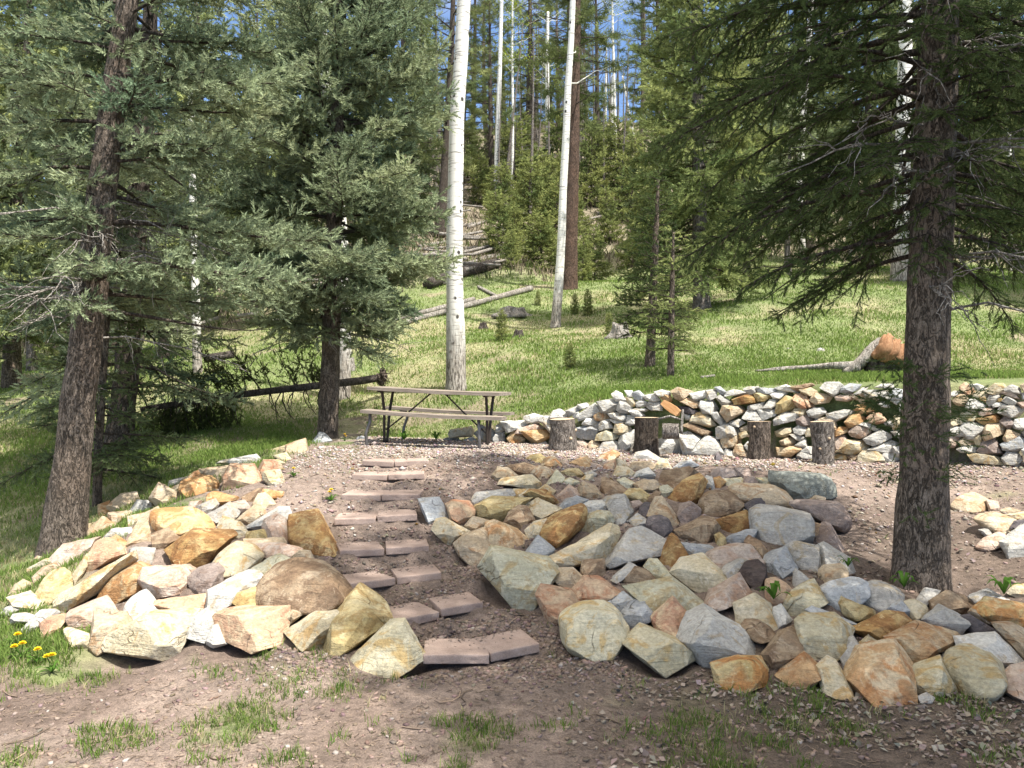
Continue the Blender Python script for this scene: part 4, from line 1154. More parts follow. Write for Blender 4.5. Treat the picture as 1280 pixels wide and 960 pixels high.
def tube(path, radii, segs=12, amp=0.0, seed=0, cap=True, freq=(3, 3)):
    """Tube along a polyline; amp roughens the skin. Returns verts, [quads, tris]."""
    P = np.asarray(path, float); R = np.asarray(radii, float)
    n = len(P)
    T = np.gradient(P, axis=0); T /= np.linalg.norm(T, axis=1)[:, None] + 1e-9
    ref = np.array([0, 1.0, 0]) if abs(T[0][1]) < .8 else np.array([1.0, 0, 0])
    A = np.cross(T, ref); A /= np.linalg.norm(A, axis=1)[:, None] + 1e-9
    B = np.cross(T, A)
    th = np.linspace(0, 2 * np.pi, segs, endpoint=False)
    rr = np.repeat(R[:, None], segs, 1)
    if amp:
        L = np.r_[0, np.cumsum(np.linalg.norm(np.diff(P, axis=0), axis=1))]
        rr = rr * (1 + amp * (vn(np.cos(th)[None] * freq[0] + 9 + seed * 1.7, L[:, None] * freq[1] + np.sin(th)[None] * freq[0], seed) - .5) * 2)
    V = P[:, None] + A[:, None] * (np.cos(th)[None, :, None] * rr[..., None]) + B[:, None] * (np.sin(th)[None, :, None] * rr[..., None])
    i = np.arange(n * segs).reshape(n, segs)
    q = np.stack([i[:-1], np.roll(i[:-1], -1, 1), np.roll(i[1:], -1, 1), i[1:]], -1).reshape(-1, 4)
    V = V.reshape(-1, 3)
    tri = np.zeros((0, 3), int)
    if cap:
        V = np.vstack([V, P[0], P[-1]])
        a = n * segs; b = a + 1
        t0 = np.stack([np.full(segs, a), np.roll(i[0], -1), i[0]], -1)
        t1 = np.stack([np.full(segs, b), i[-1], np.roll(i[-1], -1)], -1)
        tri = np.vstack([t0, t1])
    return V, q, tri

def merge(parts):
    vs, qs, ts, o = [], [], [], 0
    for V, q, t in parts:
        vs.append(V); qs.append(q + o); ts.append(t + o); o += len(V)
    return np.vstack(vs), [x for x in (np.vstack(qs), np.vstack(ts)) if len(x)]

def resample(path, radii, step):
    P = np.asarray(path, float)
    L = np.r_[0, np.cumsum(np.linalg.norm(np.diff(P, axis=0), axis=1))]
    n = max(4, int(L[-1] / step))
    s = np.linspace(0, L[-1], n)
    return np.stack([np.interp(s, L, P[:, i]) for i in range(3)], -1), np.interp(s, L, radii)

# ---------------------------------------------------------------- paving blocks laid as steps: front lower edges in the photograph
STEPS = [('lowest', (528, 830), (612, 834), (613, 833), (676, 817)), ('second', (492, 787), (550, 777), (551, 776), (605, 763)),
         ('third', (425, 739), (495, 735), (496, 734), (553, 726)), ('fourth', (424, 697), (481, 696), (482, 696), (537, 692)),
         ('fifth', (417, 658), (470, 656), (471, 656), (522, 652)), ('sixth', (426, 624), (476, 626), (476.5, 626), (525, 625)),
         ('seventh', (439, 600), (484, 602), (485, 602), (531, 600)), ('topmost', (452, 582), (492, 585), (493, 585), (537, 583))]
BLOCKS = []
for word, *e in STEPS:
    for j in (0, 1):
        a, b = hit(*e[2 * j]), hit(*e[2 * j + 1])
        d = b - a
        d.z *= .45
        L = d.length
        dx = d.normalized()
        dy = Vector((-dx.y, dx.x, 0)).normalized()
        dz = dx.cross(dy).normalized()
        bm = bmesh.new()
        add_box(bm, (0, .145, .0275), (L - .006, .29, .055), None, .007)
        bmesh.ops.triangulate(bm, faces=bm.faces)
        for _ in range(4): bmesh.ops.subdivide_edges(bm, edges=[e_ for e_ in bm.edges if e_.calc_length() > .022], cuts=1); bmesh.ops.triangulate(bm, faces=[f_ for f_ in bm.faces if len(f_.verts) > 3])
        o3 = Vector((L * 70 + len(BLOCKS) * 3.7, j * 5, 0))
        bm.normal_update()
        mv = [v_.normal * (noise.noise(v_.co * 14 + o3) * .0016 - max(0, noise.noise(v_.co * 26 + o3) - .32) * .016) for v_ in bm.verts]
        for v_, d_ in zip(bm.verts, mv): v_.co += d_
        o = bm_obj('paving_block', bm, M_PAVER, None, None, True)
        lift = {'lowest': .010, 'second': .008, 'sixth': -.006}.get(word, .006) + (.004 if j else -.003)
        dz_roll = Matrix.Rotation(random.uniform(-.02, .02), 4, 'X') @ Matrix.Rotation(random.uniform(-.012, .012), 4, 'Y')
        BLOCKS.append((tuple((a + b) / 2), tuple(dx), L, lift))
        M = Matrix((dx, dy, dz)).transposed().to_4x4()
        M.translation = (a + b) / 2 + Vector((0, 0, lift))
        o.matrix_world = M @ dz_roll
        side = ('beside the ochre boulders of the pale pile', 'on the end towards the grey rocks')[j]
        tag(o, 'pinkish concrete block of the %s step, %s' % (word, side), 'paving block', 'paving blocks laid in pairs as steps')

# the soil is cut level where each block is bedded
for c_, d_, L_, lf in BLOCKS:
    n_ = math.hypot(d_[0], d_[1])
    A_ = ((GX - c_[0]) * d_[0] + (GY - c_[1]) * d_[1]) / n_; B_ = (-(GX - c_[0]) * d_[1] + (GY - c_[1]) * d_[0]) / n_
    inside = sstep(L_ / 2 + .07, L_ / 2 + .01, np.abs(A_)) * sstep(-.06, -.01, B_) * sstep(.36, .29, B_)
    lvl = c_[2] + lf + .03 + A_ * d_[2]
    GZ[:] = np.where(inside > 0, GZ * (1 - inside) + np.minimum(GZ, lvl) * inside, GZ)
gme.vertices.foreach_set('co', np.stack([GX, GY, GZ], -1).astype(np.float32).ravel())
gme.update()

# ---------------------------------------------------------------- picnic table
pt = empty('picnic_table', (0, 0, 0))
c0 = Vector(at(545, 553, 9.75)); c0.z = zt(c0.x, c0.y) - 0.005
pt.location = c0
pt.scale = (.95, .95, .96)
pt.rotation_euler = (0, math.radians(2.4), math.radians(-12))
tag(pt, 'weathered plank picnic table with bench seats on black pipe legs', 'picnic table')
def planks(name, ys, wid, z, L, x0=0.0, warp=0.0):
    bm = bmesh.new()
    for q, yy in enumerate(ys):
        r0 = len(bm.verts)
        n = 14
        for s in range(n):
            bmesh.ops.create_cube(bm, size=1.0, matrix=Matrix.Translation((x0 + (s + .5) / n * L - L / 2, yy, z)) @ Matrix.Diagonal((L / n, wid, .042, 1)))
    bmesh.ops.remove_doubles(bm, verts=bm.verts, dist=.0005)
    inner = [f for f in bm.faces if all(len(e.link_faces) > 2 for e in f.edges)]
    if inner: bmesh.ops.delete(bm, geom=inner, context='FACES')
    for v_ in bm.verts:
        v_.co.z += -warp * (1 - (2 * (v_.co.x - x0) / L) ** 2) + noise.noise(v_.co * 3) * .006
    return bm_obj(name, bm, M_PLANK, pt)
planks('tabletop', (-.285, -.095, .095, .285), .182, .715, 1.80, .03, .012)
planks('bench_seat', (-.70, -.56), .135, .43, 1.85, .14, .016)
planks('bench_seat', (.56, .70), .135, .43, 1.85, -.02, .014)
def pipe(path, r, segs=10):
    Pp, Rr = resample(path, [r] * len(path), .03)
    return tube(Pp, Rr, segs)
for sx in (-.72, .72):
    arc = []
    for s in (-1, 1):
        leg = [(sx + .06 * (1 if sx > 0 else 0), s * .66, -.03), (sx + .06 * (1 if sx > 0 else 0), s * .70, .15), (sx + .05, s * .70, .30), (sx + .03, s * .66, .385), (sx, s * .58, .402)]
        arc.append(leg)
    full = arc[0] + arc[1][::-1]
    V, F = merge([pipe(full, .021)])
    link('leg_frame', mesh_np('leg_frame', V, F, M_PIPE2, None, True), pt)
    V, F = merge([pipe([(sx, s * .05, -.02), (sx, s * .10, .4), (sx, s * .20, .672), (sx, s * .30, .688)], .02) for s in (-1, 1)] + [pipe([(sx, -.34, .688), (sx, .34, .688)], .018)])
    link('top_support', mesh_np('top_support', V, F, M_PIPE, None, True), pt)
    V, F = merge([pipe([(sx, 0, .16), (sx * .55, 0, .42), (sx * .13, 0, .685)], .011, 8)])
    link('brace', mesh_np('brace', V, F, M_PIPE, None, True), pt)

# ---------------------------------------------------------------- log rounds, firewood, stick
def log_round(uc, vt, vb, w, label, lean=0.0, cut=None, seed=0, mat=M_BARK):
    y = hit(uc, vb).y
    y = min(y, float(yw((uc - U0) / FPX * y)) - .28) if True else y
    b = Vector(at(uc, vb, y)); b.z = min(b.z, zt(b.x, b.y))
    h = (EYE - (vt - V0) / FPX * y) - b.z
    r = w / FPX * y / 2
    e = empty('log_round', b)
    e.rotation_euler = (0, lean, seed * .7)
    tag(e, label, 'log', 'upright log rounds set as seats before the wall')
    n = 16
    zz = np.linspace(-.03, h, n)
    rad = r * (1 + .05 * np.sin(zz * 9 + seed)) * np.where(zz < .06, 1.04, 1)
    V, q, t = tube(np.c_[.01 * np.sin(zz * 7 + seed), .0 * zz, zz], rad, 30, .07, seed + 1, True, (2.2, 14))
    top = t[30:]
    link('bark', mesh_np('bark', V, [q, t[:30]], mat, None, True), e)
    ring = V[(n - 1) * 30:n * 30]
    cap = np.vstack([ring * [.985, .985, 1] + [0, 0, .003], [[0, 0, h + .004]]])
    ids = np.arange(30)
    link('cut_face', mesh_np('cut_face', cap, np.stack([np.full(30, 30), np.roll(ids, -1), ids][::-1], -1)[:, ::-1], M_CUT), e)
    for kk in range(3):
        a = 3.6 + kk * .8 + seed; zk = h * (.3 + .25 * kk)
        d = Vector((math.cos(a), math.sin(a), .25))
        V, q, t = tube([Vector((0, 0, zk)) + d * r * .9, Vector((0, 0, zk)) + d * (r * 1.12)], [r * .13, r * .11], 9)
        link('knot', mesh_np('knot', V, [q, t], M_CUT, None, True), e)
    return e, y
log_round(703, 524, 563, 32, 'grey-barked log round near the picnic table, with knots', .01, None, 1, M_BARKG)
log_round(808, 522, 568, 31, 'darkest log round, standing beside white blocks and a short lying log', -.01, None, 2, M_BARKD)
log_round(948, 527, 572, 27, 'brown log round third in the row, with branch stubs', -.02, None, 3, M_BARK)
log_round(1028, 527, 573, 27, 'light grey-brown log round, last in the row towards the thick spruce', .0, None, 4, M_BARKG)
def loose(name, label, cat, parts, mat, loc, group=None, smooth=True):
    V, F = merge(parts)
    o = link(name, mesh_np(name, V - np.array(loc), F, mat, None, smooth), None, loc)
    tag(o, label, cat, group)
    return o
p0, p1 = Vector(at(828, 539, 8.72)), Vector(at(849, 539, 8.68))
loose('short_log', 'short grey log lying on a white block beside the darkest log round', 'log', [tube(*resample([p0, p1], [.095, .09], .03), 16, .06, 3)], M_BARKG, tuple(p0))
p0, p1 = Vector(at(830, 504, 9.02)), Vector(at(847, 516, 8.93))
bm = bmesh.new()
d = (p1 - p0); L = d.length + .04
secs = [(-.5, .04), (-.2, .055), (.2, .06), (.5, .05)]
rg = []
for s, w in secs:
    rg.append([bm.verts.new((s * L, a * w, b * w)) for a, b in ((-1, -.6), (1, -.7), (.5, .8), (-.3, .9))])
for a, b in zip(rg, rg[1:]):
    for i in range(4): bm.faces.new((a[i], a[(i + 1) % 4], b[(i + 1) % 4], b[i]))
bm.faces.new(rg[0][::-1]); bm.faces.new(rg[-1])
bmesh.ops.recalc_face_normals(bm, faces=bm.faces)
o = bm_obj('split_firewood', bm, M_SPLIT, None, None)
o.matrix_world = Matrix.Translation((p0 + p1) / 2) @ d.to_track_quat('X', 'Z').to_matrix().to_4x4()
tag(o, 'split orange piece of firewood resting on the stone wall', 'firewood')
loose('stick', 'pale upright stick leaning on the wall behind white blocks', 'stick', [tube(*resample([at(851.5, 542, 8.62), at(853.5, 512, 8.7)], [.018, .012], .05), 8, .2, 2)], M_DEAD, at(851.5, 542, 8.62))
loose('stick', 'thin grey stick lying across the wall stones over the short log', 'stick', [tube(*resample([at(822, 524, 8.7), at(838, 520, 8.68), at(852, 525, 8.66)], [.012, .014, .01], .05), 8, .2, 4)], M_DEAD, at(838, 520, 8.68))
# ---------------------------------------------------------------- conifers
def needle_template(n, nl, w, seed, spread=1.0):
    """A twig tip one unit long with n needles."""
    r = np.random.default_rng(seed)
    t = (np.arange(n) + r.random(n)) / n
    a = np.arange(n) * 2.4 + r.random(n) * .6
    rad = np.stack([np.zeros(n), np.cos(a), np.sin(a)], -1)
    tan = np.stack([np.zeros(n), -np.sin(a), np.cos(a)], -1)
    fwd = np.array([1.0, 0, 0])
    base = t[:, None] * fwd * .92
    tip = base + fwd * nl * (.75 if spread == 1 else .35) + rad * nl * (.62 * spread) * (1.1 - .5 * t)[:, None]
    p = (tan * .8 + rad * .3 + fwd * .15) * w * .5
    V = np.stack([base - p, base + p, tip], 1).reshape(-1, 3)
    return V, np.arange(3 * n).reshape(-1, 3)

def sprigs_to_mesh(pos, dr, ln, colr, tmpl, rng):
    V0_, F0 = tmpl
    d = dr / (np.linalg.norm(dr, axis=1)[:, None] + 1e-9)
    ref = rng.normal(size=d.shape)
    a = np.cross(d, ref); a /= np.linalg.norm(a, axis=1)[:, None] + 1e-9
    b = np.cross(d, a)
    V = pos[:, None] + ln[:, None, None] * (V0_[None, :, 0:1] * d[:, None] + V0_[None, :, 1:2] * a[:, None] + V0_[None, :, 2:3] * b[:, None])
    n, k = len(pos), len(V0_)
    F = (F0[None] + (np.arange(n) * k)[:, None, None]).reshape(-1, F0.shape[1])
    return V.reshape(-1, 3), F, np.repeat(colr, k, 0)

def fast_tubes(paths, radii, segs):
    """Many thin tubes with the same number of points: paths (m, n, 3), radii (m, n)."""
    P = np.asarray(paths); R = np.asarray(radii)
    m, n, _ = P.shape
    T = np.gradient(P, axis=1); T /= np.linalg.norm(T, axis=2)[..., None] + 1e-9
    ref = np.zeros_like(T); ref[..., 2] = 1; ref[np.abs(T[..., 2]) > .8] = (1, 0, 0)
    A = np.cross(T, ref); A /= np.linalg.norm(A, axis=2)[..., None] + 1e-9
    B = np.cross(T, A)
    th = np.linspace(0, 2 * np.pi, segs, endpoint=False)
    V = P[:, :, None] + R[:, :, None, None] * (A[:, :, None] * np.cos(th)[None, None, :, None] + B[:, :, None] * np.sin(th)[None, None, :, None])
    i = np.arange(m * n * segs).reshape(m, n, segs)
    q = np.stack([i[:, :-1], np.roll(i[:, :-1], -1, 2), np.roll(i[:, 1:], -1, 2), i[:, 1:]], -1).reshape(-1, 4)
    return V.reshape(-1, 3), q

def conifer(seed, H, h0, R, nb, sprig, space, tmpl, c1, c2, a0=(-.1, .45), droop=.45, up=.2, off=None, twig=.13, hang=.25, fine_top=None,
            inner=.18, tl_f=.42, bare=0.0, low=.5, shape=.8, azf=None, r_b=.018):
    """Returns crown (verts, faces, colours) and wood (verts, quads) of one conifer standing at the origin."""
    rng = np.random.default_rng(seed)
    off = off or (lambda h: np.zeros(2))
    nB = int((H - h0) * nb)
    pos, dr, ln, cl, bp, br, tp = [], [], [], [], [], [], []
    for i in range(nB):
        h = h0 + (H - h0) * ((i + rng.random()) / nB) ** 1.05
        f = (h - h0) / (H - h0)
        L = R * (1 - f) ** shape * min(1, low + (1 - low) * f / .15) * rng.uniform(.62, 1.12) + .10
        az = i * 2.39996 + rng.normal() * .35
        if azf: L *= azf(az % (2 * math.pi), h)
        if L < .12: continue
        ax = np.array([math.cos(az), math.sin(az), 0]); sd = np.array([-ax[1], ax[0], 0])
        s = np.linspace(0, 1, 9)
        aa = a0[0] + (a0[1] - a0[0]) * f + rng.normal() * .10
        dd = droop * (1 - .5 * f) * rng.uniform(.7, 1.3)
        bend = rng.normal() * .12
        o = np.r_[off(h), h]
        P = o + ax * (L * s * (1 - .12 * s))[:, None] + sd * (L * bend * s * s)[:, None]
        P[:, 2] += L * (aa * s - dd * s ** 2 + up * s ** 3)
        bp.append(P); br.append(np.linspace(r_b * (L / 1.5) ** .7 + .003, .003, 9))
        if rng.random() < bare: continue
        coarse = 1.0 if (fine_top is None or h < fine_top) else 1.8
        ds = twig * coarse / L
        st = np.arange(inner + rng.random() * ds, .99, ds)
        tone = rng.normal() * .22
        bc = c1 + (c2 - c1) * np.clip(.4 + tone + .3 * rng.random(), 0, 1)
        def put(p, d, l):
            n = len(p)
            pos.append(p); dr.append(d + rng.normal(size=(n, 3)) * .42 + np.array([0, 0, .18 if hang < .3 else 0])); ln.append(sprig * l * rng.uniform(.7, 1.2, n) * (1 if coarse == 1 else 1.35))
            cl.append(bc[None] * rng.uniform(.6, 1.35, (n, 1)) * np.array([1, 1, 1])[None])
        for q in st:
            p0 = np.array([np.interp(q, s, P[:, j]) for j in range(3)])
            q2 = min(1, q + .06); ax_t = np.array([np.interp(q2, s, P[:, j]) for j in range(3)]) - np.array([np.interp(q2 - .1, s, P[:, j]) for j in range(3)])
            ax_t /= np.linalg.norm(ax_t) + 1e-9
            for sg in (-1, 1):
                tl = min(.6, tl_f * L * (1 - q) ** .8 + .10) * rng.uniform(.55, 1.15)
                an = math.radians(rng.uniform(38, 66))
                td = ax_t * math.cos(an) + sd * sg * math.sin(an) + np.array([0, 0, rng.normal() * .30 - hang])
                td /= np.linalg.norm(td)
                m = max(1, int(tl / (space * coarse)))
                u = (np.arange(m) + .5 * rng.random()) / m * tl
                tp.append(np.stack([p0, p0 + td * tl * .5 + np.array([0, 0, .01]), p0 + td * tl]))
                pp = p0 + td[None] * u[:, None]
                put(pp, np.repeat(td[None], m, 0), 1.0)
                lat = np.cross(td, [0, 0, 1.0]) * rng.choice([-1, 1], (m, 1)) * .8 + td
                keep = rng.random(m) < .7
                if keep.any(): put(pp[keep], lat[keep] + np.array([0, 0, -.1]), .85)
        m = max(2, int(L * .8 / (space * coarse)))
        u = np.linspace(.3, 1, m)
        pp = np.stack([np.interp(u, s, P[:, j]) for j in range(3)], -1)
        put(pp, np.repeat((P[-1] - P[-3])[None], m, 0) / (L * .25), 1.0)
    crown = None
    if pos:
        pos = np.vstack(pos); dr = np.vstack(dr); ln = np.concatenate(ln); cl = np.vstack(cl)
        crown = sprigs_to_mesh(pos, dr, ln, np.clip(cl, .005, .5), tmpl, rng)
    V1, q1 = fast_tubes(np.array(bp), np.array(br), 5)
    if tp:
        V2, q2 = fast_tubes(np.array(tp), np.tile([.0045, .0035, .002], (len(tp), 1)), 3)
        V1, q1 = np.vstack([V1, V2]), np.vstack([q1, q2 + len(V1)])
    return crown, (V1, q1)

def px_trunk(rows, y, top=None, dy=0.0):
    """Trunk centre line and radii from (u, v, width) rows at distance y; carried on to a top height."""
    P, R = [], []
    for u, v, w in rows:
        P.append(at(u, v, y)); R.append(w / FPX * y / 2)
    P = np.array(P); R = np.array(R)
    if top:
        d = (P[-1] - P[-2]); d /= np.linalg.norm(d)
        n = max(2, int((top - P[-1][2]) / 1.0))
        for i in range(1, n + 1):
            f = i / n
            h = (top - P[len(rows) - 1][2]) * f
            P = np.vstack([P, P[len(rows) - 1] + d * h])
            R = np.r_[R, R[len(rows) - 1] * (1 - f) + .012 * f]
    return P, R

def trunk_mesh(name, P, R, mat, seed, segs=22, amp=.07, step=.07, freq=(2.6, 5)):
    Pp, Rr = resample(P, R, step)
    V, q, t = tube(Pp, Rr, segs, amp, seed, True, freq)
    return mesh_np(name, V, [q, t], mat, None, True)

def make_conifer(name, label, rows, y, top, crown_kw, bark=None, twigs=None, group=None, seed=1, base_z=None, dead=None, cat='tree', amp=.07):
    P, R = px_trunk(rows, y, top)
    b = P[0].copy()
    g = zt(b[0], b[1])
    P[0][2] = min(P[0][2], g) - .08; b = np.array([P[0][0], P[0][1], g])
    root = empty(name, b)
    tag(root, label, cat, group)
    Pl = P - b
    link('trunk', trunk_mesh('trunk', Pl, R, bark or M_BARK, seed, amp=amp), root)
    o = np.argsort(Pl[:, 2])
    def off(h): return np.array([np.interp(h, Pl[o, 2], Pl[o, 0]), np.interp(h, Pl[o, 2], Pl[o, 1])])
    cr, wood = conifer(seed, off=off, **crown_kw)
    if cr is not None: link('crown', mesh_np('crown', cr[0], cr[1], M_NEEDLE, cr[2]), root)
    link('branches', mesh_np('branches', wood[0], wood[1], twigs or M_BARKD, None, True), root)
    if dead:
        rng = np.random.default_rng(seed + 50)
        paths, rad = [], []
        n, hl, hh, Lm = dead
        for i in range(n):
            h = rng.uniform(hl, hh); az = rng.uniform(0, 6.283); L = Lm * rng.uniform(.4, 1.1)
            ax = np.array([math.cos(az), math.sin(az), 0]); s = np.linspace(0, 1, 6)
            Q = np.r_[off(h), h] + ax * (L * s)[:, None]; Q[:, 2] += L * (.12 * s - .35 * s * s) + rng.normal(size=6) * .02
            Q[:, :2] += rng.normal(size=(6, 2)) * .02 * L
            paths.append(Q); rad.append(np.linspace(.011, .003, 6))
            for _ in range(9):
                k = rng.integers(1, 5); tl = rng.uniform(.15, .45)
                d = ax + rng.normal(size=3) * .75; d[2] -= .25; d /= np.linalg.norm(d)
                s6 = np.linspace(0, 1, 6)
                T = Q[k] + d * (tl * s6)[:, None]; T[:, 2] -= tl * .3 * s6 ** 2; T += rng.normal(size=(6, 3)) * .012
                paths.append(T); rad.append(np.linspace(.005, .0018, 6))
        V, q = fast_tubes(np.array(paths), np.array(rad), 4)
        link('dead_branches', mesh_np('dead_branches', V, q, M_DEAD, None, True), root)
    return root

T_MID = needle_template(14, .40, .15, 1)
T_FINE = needle_template(22, .34, .085, 2)
T_FAR = needle_template(9, .50, .24, 3)
T_PINE = needle_template(16, .8, .12, 4, 1.5)
SAGE, SAGE2 = np.array([.15, .208, .130]), np.array([.35, .39, .23])
DEEP, DEEP2 = np.array([.058, .088, .034]), np.array([.115, .15, .06])
FIR, FIR2 = np.array([.14, .19, .075]), np.array([.32, .35, .14])

def open_front(az, h):
    c = math.cos(az + math.pi / 2)      # boughs on the open side of the trunk stay short
    return 1.0 - .72 * max(0, c) ** .7
# the leaning spruce beside the pale pile
make_conifer('spruce_tree', 'thick leaning spruce with scaly bark rising beside the pale ochre rock pile',
 [(77, 686, 62), (80, 665, 52), (85, 620, 46), (90, 580, 43), (98, 500, 39), (108, 420, 37), (116, 350, 36), (126, 250, 33), (135, 180, 31), (145, 100, 28), (160, 0, 25)], 7.15, 10.5,
 dict(H=10.2, h0=2.3, R=2.5, nb=18, sprig=.155, space=.078, tmpl=T_MID, c1=SAGE, c2=SAGE2, a0=(0, .4), droop=.34, up=.24, hang=.10, twig=.13, fine_top=5.4, low=.8, bare=.08, azf=open_front), seed=11, dead=(24, 1.5, 4.0, 1.5))
# a darker spruce behind it
make_conifer('spruce_tree', 'dark spruce trunk just behind the leaning spruce, with drooping green boughs',
 [(148, 562, 36), (152, 520, 31), (158, 470, 29), (164, 350, 27), (172, 250, 25), (180, 150, 22), (186, 50, 18)], 10.6, 11,
 dict(H=10.5, h0=.9, R=2.3, nb=11, sprig=.15, space=.09, tmpl=T_MID, c1=SAGE * .9, c2=SAGE2, a0=(-.1, .35), droop=.38, up=.22, hang=.12, twig=.15, fine_top=6.5, low=.7, bare=.12), seed=12, dead=(16, 1.2, 4.5, 1.4), bark=M_BARKD)
# thin young spruce
make_conifer('spruce_tree', 'thin young spruce with sparse pale green boughs growing beside the leaning spruce',
 [(121, 626, 11), (123, 560, 10), (128, 480, 9), (134, 400, 7), (138, 360, 4)], 8.3, None,
 dict(H=2.5, h0=.35, R=1.05, nb=18, sprig=.11, space=.065, tmpl=T_MID, c1=np.array([.11, .15, .07]), c2=np.array([.19, .22, .10]), a0=(-.15, .2), droop=.2, up=.1, twig=.11, low=.8), seed=13)
# the full spruce left of the aspen
make_conifer('spruce_tree', 'full blue-green spruce with a straight trunk standing at the end of the pale rock pile',
 [(410, 551, 28), (410, 530, 25), (413, 450, 23), (416, 350, 21), (420, 200, 18), (424, 60, 14), (427, 0, 12)], 11.0, 10.5,
 dict(H=9.6, h0=1.5, R=2.25, nb=26, sprig=.165, space=.075, tmpl=T_MID, c1=SAGE, c2=SAGE2 * 1.03, a0=(-.05, .6), droop=.30, up=.28, hang=.08, twig=.115, fine_top=6.6, low=.5, shape=.62), seed=14, dead=(10, .9, 2.4, 1.2))
# pair of thin spruces on the meadow
make_conifer('spruce_tree', 'small slender spruce with flat tiers of boughs and a grey trunk, beside the grey stump',
 [(812, 456, 15), (813, 440, 12), (815, 390, 11), (818, 330, 9), (821, 270, 6), (823, 225, 3)], 12.2, None,
 dict(H=3.2, h0=.5, R=.72, nb=24, sprig=.10, space=.065, tmpl=T_MID, c1=DEEP, c2=DEEP2, a0=(.02, .4), droop=.1, up=.06, twig=.11, hang=.05, low=.75), seed=15)
make_conifer('spruce_tree', 'very thin young spruce growing close beside the small slender spruce',
 [(838, 472, 9), (839, 420, 8), (840, 370, 7), (841, 320, 4), (842, 290, 3)], 11.3, None,
 dict(H=2.2, h0=.35, R=.55, nb=24, sprig=.10, space=.065, tmpl=T_MID, c1=FIR, c2=FIR2 * 1.1, a0=(.02, .3), droop=.15, up=.06, twig=.11, hang=.1, low=.8), seed=16)
# the big spruce on the meadow
make_conifer('spruce_tree', 'large full spruce on the meadow with a short bare flared grey trunk',
 [(878, 389, 30), (877, 380, 22), (876, 350, 19), (874, 250, 17), (872, 100, 14), (870, 0, 11)], 18.2, 15,
 dict(H=11.5, h0=.9, R=2.45, nb=19, sprig=.22, space=.12, tmpl=T_MID, c1=FIR, c2=FIR2 * 1.1, a0=(-.2, .5), droop=.4, up=.25, twig=.18, fine_top=8.5, low=.75, shape=.6), seed=17, bark=M_BARKG)
# the thick near spruce
def g_side(az, h):
    t = math.cos(az - math.pi)          # longer towards the steps
    return (1.0 + .16 * t) * (1.0 - .6 * max(0, math.cos(az + math.pi / 2)))
make_conifer('spruce_tree', 'thick near spruce with a rough brown trunk and drooping shaded boughs',
 [(1151, 740, 82), (1151, 722, 71), (1152, 690, 64), (1154, 600, 57), (1157, 500, 54), (1160, 400, 51), (1164, 300, 49), (1168, 200, 47), (1172, 100, 45), (1176, 0, 42)], 5.3, 9.6,
 dict(H=9.3, h0=2.3, R=2.25, nb=33, sprig=.108, space=.062, tmpl=T_FINE, c1=DEEP, c2=DEEP2, a0=(.0, .3), droop=.36, up=.05, twig=.12, hang=.32, fine_top=4.6, inner=.25, low=.45, azf=g_side, bare=.12, tl_f=.40, r_b=.02), seed=18, dead=(20, 1.9, 4.2, 1.2), amp=.06)
for lab, x_, y_, h_, R_, sd in (('tall spruce beside the thick near spruce, shading the rocks in front of it', 4.5, 2.2, 14.0, 2.7, 71), ('tall spruce standing over the bare dirt in front of the rocks', 4.9, 0.3, 17.0, 2.6, 72), ('tall spruce well away from the steps, shading the front rocks', 7.2, 0.4, 14.0, 2.5, 73)):
    u_ = U0
    root = empty('spruce_tree', (x_, y_, zt(x_, y_)))
    tag(root, lab, 'tree')
    Pq = np.array([[0, 0, z_] for z_ in np.linspace(-.1, h_, 9)])
    link('trunk', trunk_mesh('trunk', Pq, np.linspace(.2, .02, 9), M_BARK, 3, 14), root)
    cr, wood = conifer(sd, H=h_ - .2, h0=4.6 if sd == 71 else 2.8, R=R_, nb=11, sprig=.2, space=.16, tmpl=T_FAR, c1=DEEP, c2=DEEP2, a0=(-.1, .3), droop=.4, up=.15, twig=.2)
    link('crown', mesh_np('crown', cr[0], cr[1], M_NEEDLE, cr[2]), root)
    link('branches', mesh_np('branches', wood[0], wood[1], M_BARKD, None, True), root)
# short tufts low on its trunk
def tufts(root_name):
    rng = np.random.default_rng(5)
    root = [o for o in COL.objects if o.name.startswith('spruce_tree') and 'thick near' in o.get('label', '')][0]
    b = np.array(root.location)
    pos, dr, ln, cl = [], [], [], []
    for u, v, sx, n in ((1125, 525, -1, 26), (1110, 500, -1.6, 36), (1090, 508, -2.2, 30), (1188, 545, 1, 18), (1205, 520, 1.6, 26), (1115, 592, -.4, 16), (1190, 590, .5, 16), (1140, 560, -.2, 14), (1185, 470, 1.2, 30), (1120, 455, -1.2, 36), (1215, 500, 2, 20), (1150, 650, 0, 8), (1130, 480, -.6, 28), (1170, 515, .3, 22)):
        c = np.array(at(u, v, 5.05)) - b
        d0 = np.array([sx, -.5, -.1]); d0 /= np.linalg.norm(d0)
        p = c + rng.normal(size=(n, 3)) * [.07, .05, .035]
        pos.append(p); dr.append(np.repeat(d0[None], n, 0) + rng.normal(size=(n, 3)) * .5); ln.append(rng.uniform(.06, .10, n))
        cl.append((DEEP + (DEEP2 - DEEP) * rng.random((n, 1))) * rng.uniform(.8, 1.2, (n, 1)))
    V, F, c = sprigs_to_mesh(np.vstack(pos), np.vstack(dr), np.concatenate(ln), np.vstack(cl), T_FINE, rng)
    link('trunk_tufts', mesh_np('trunk_tufts', V, F, M_NEEDLE, c), root)
tufts('')

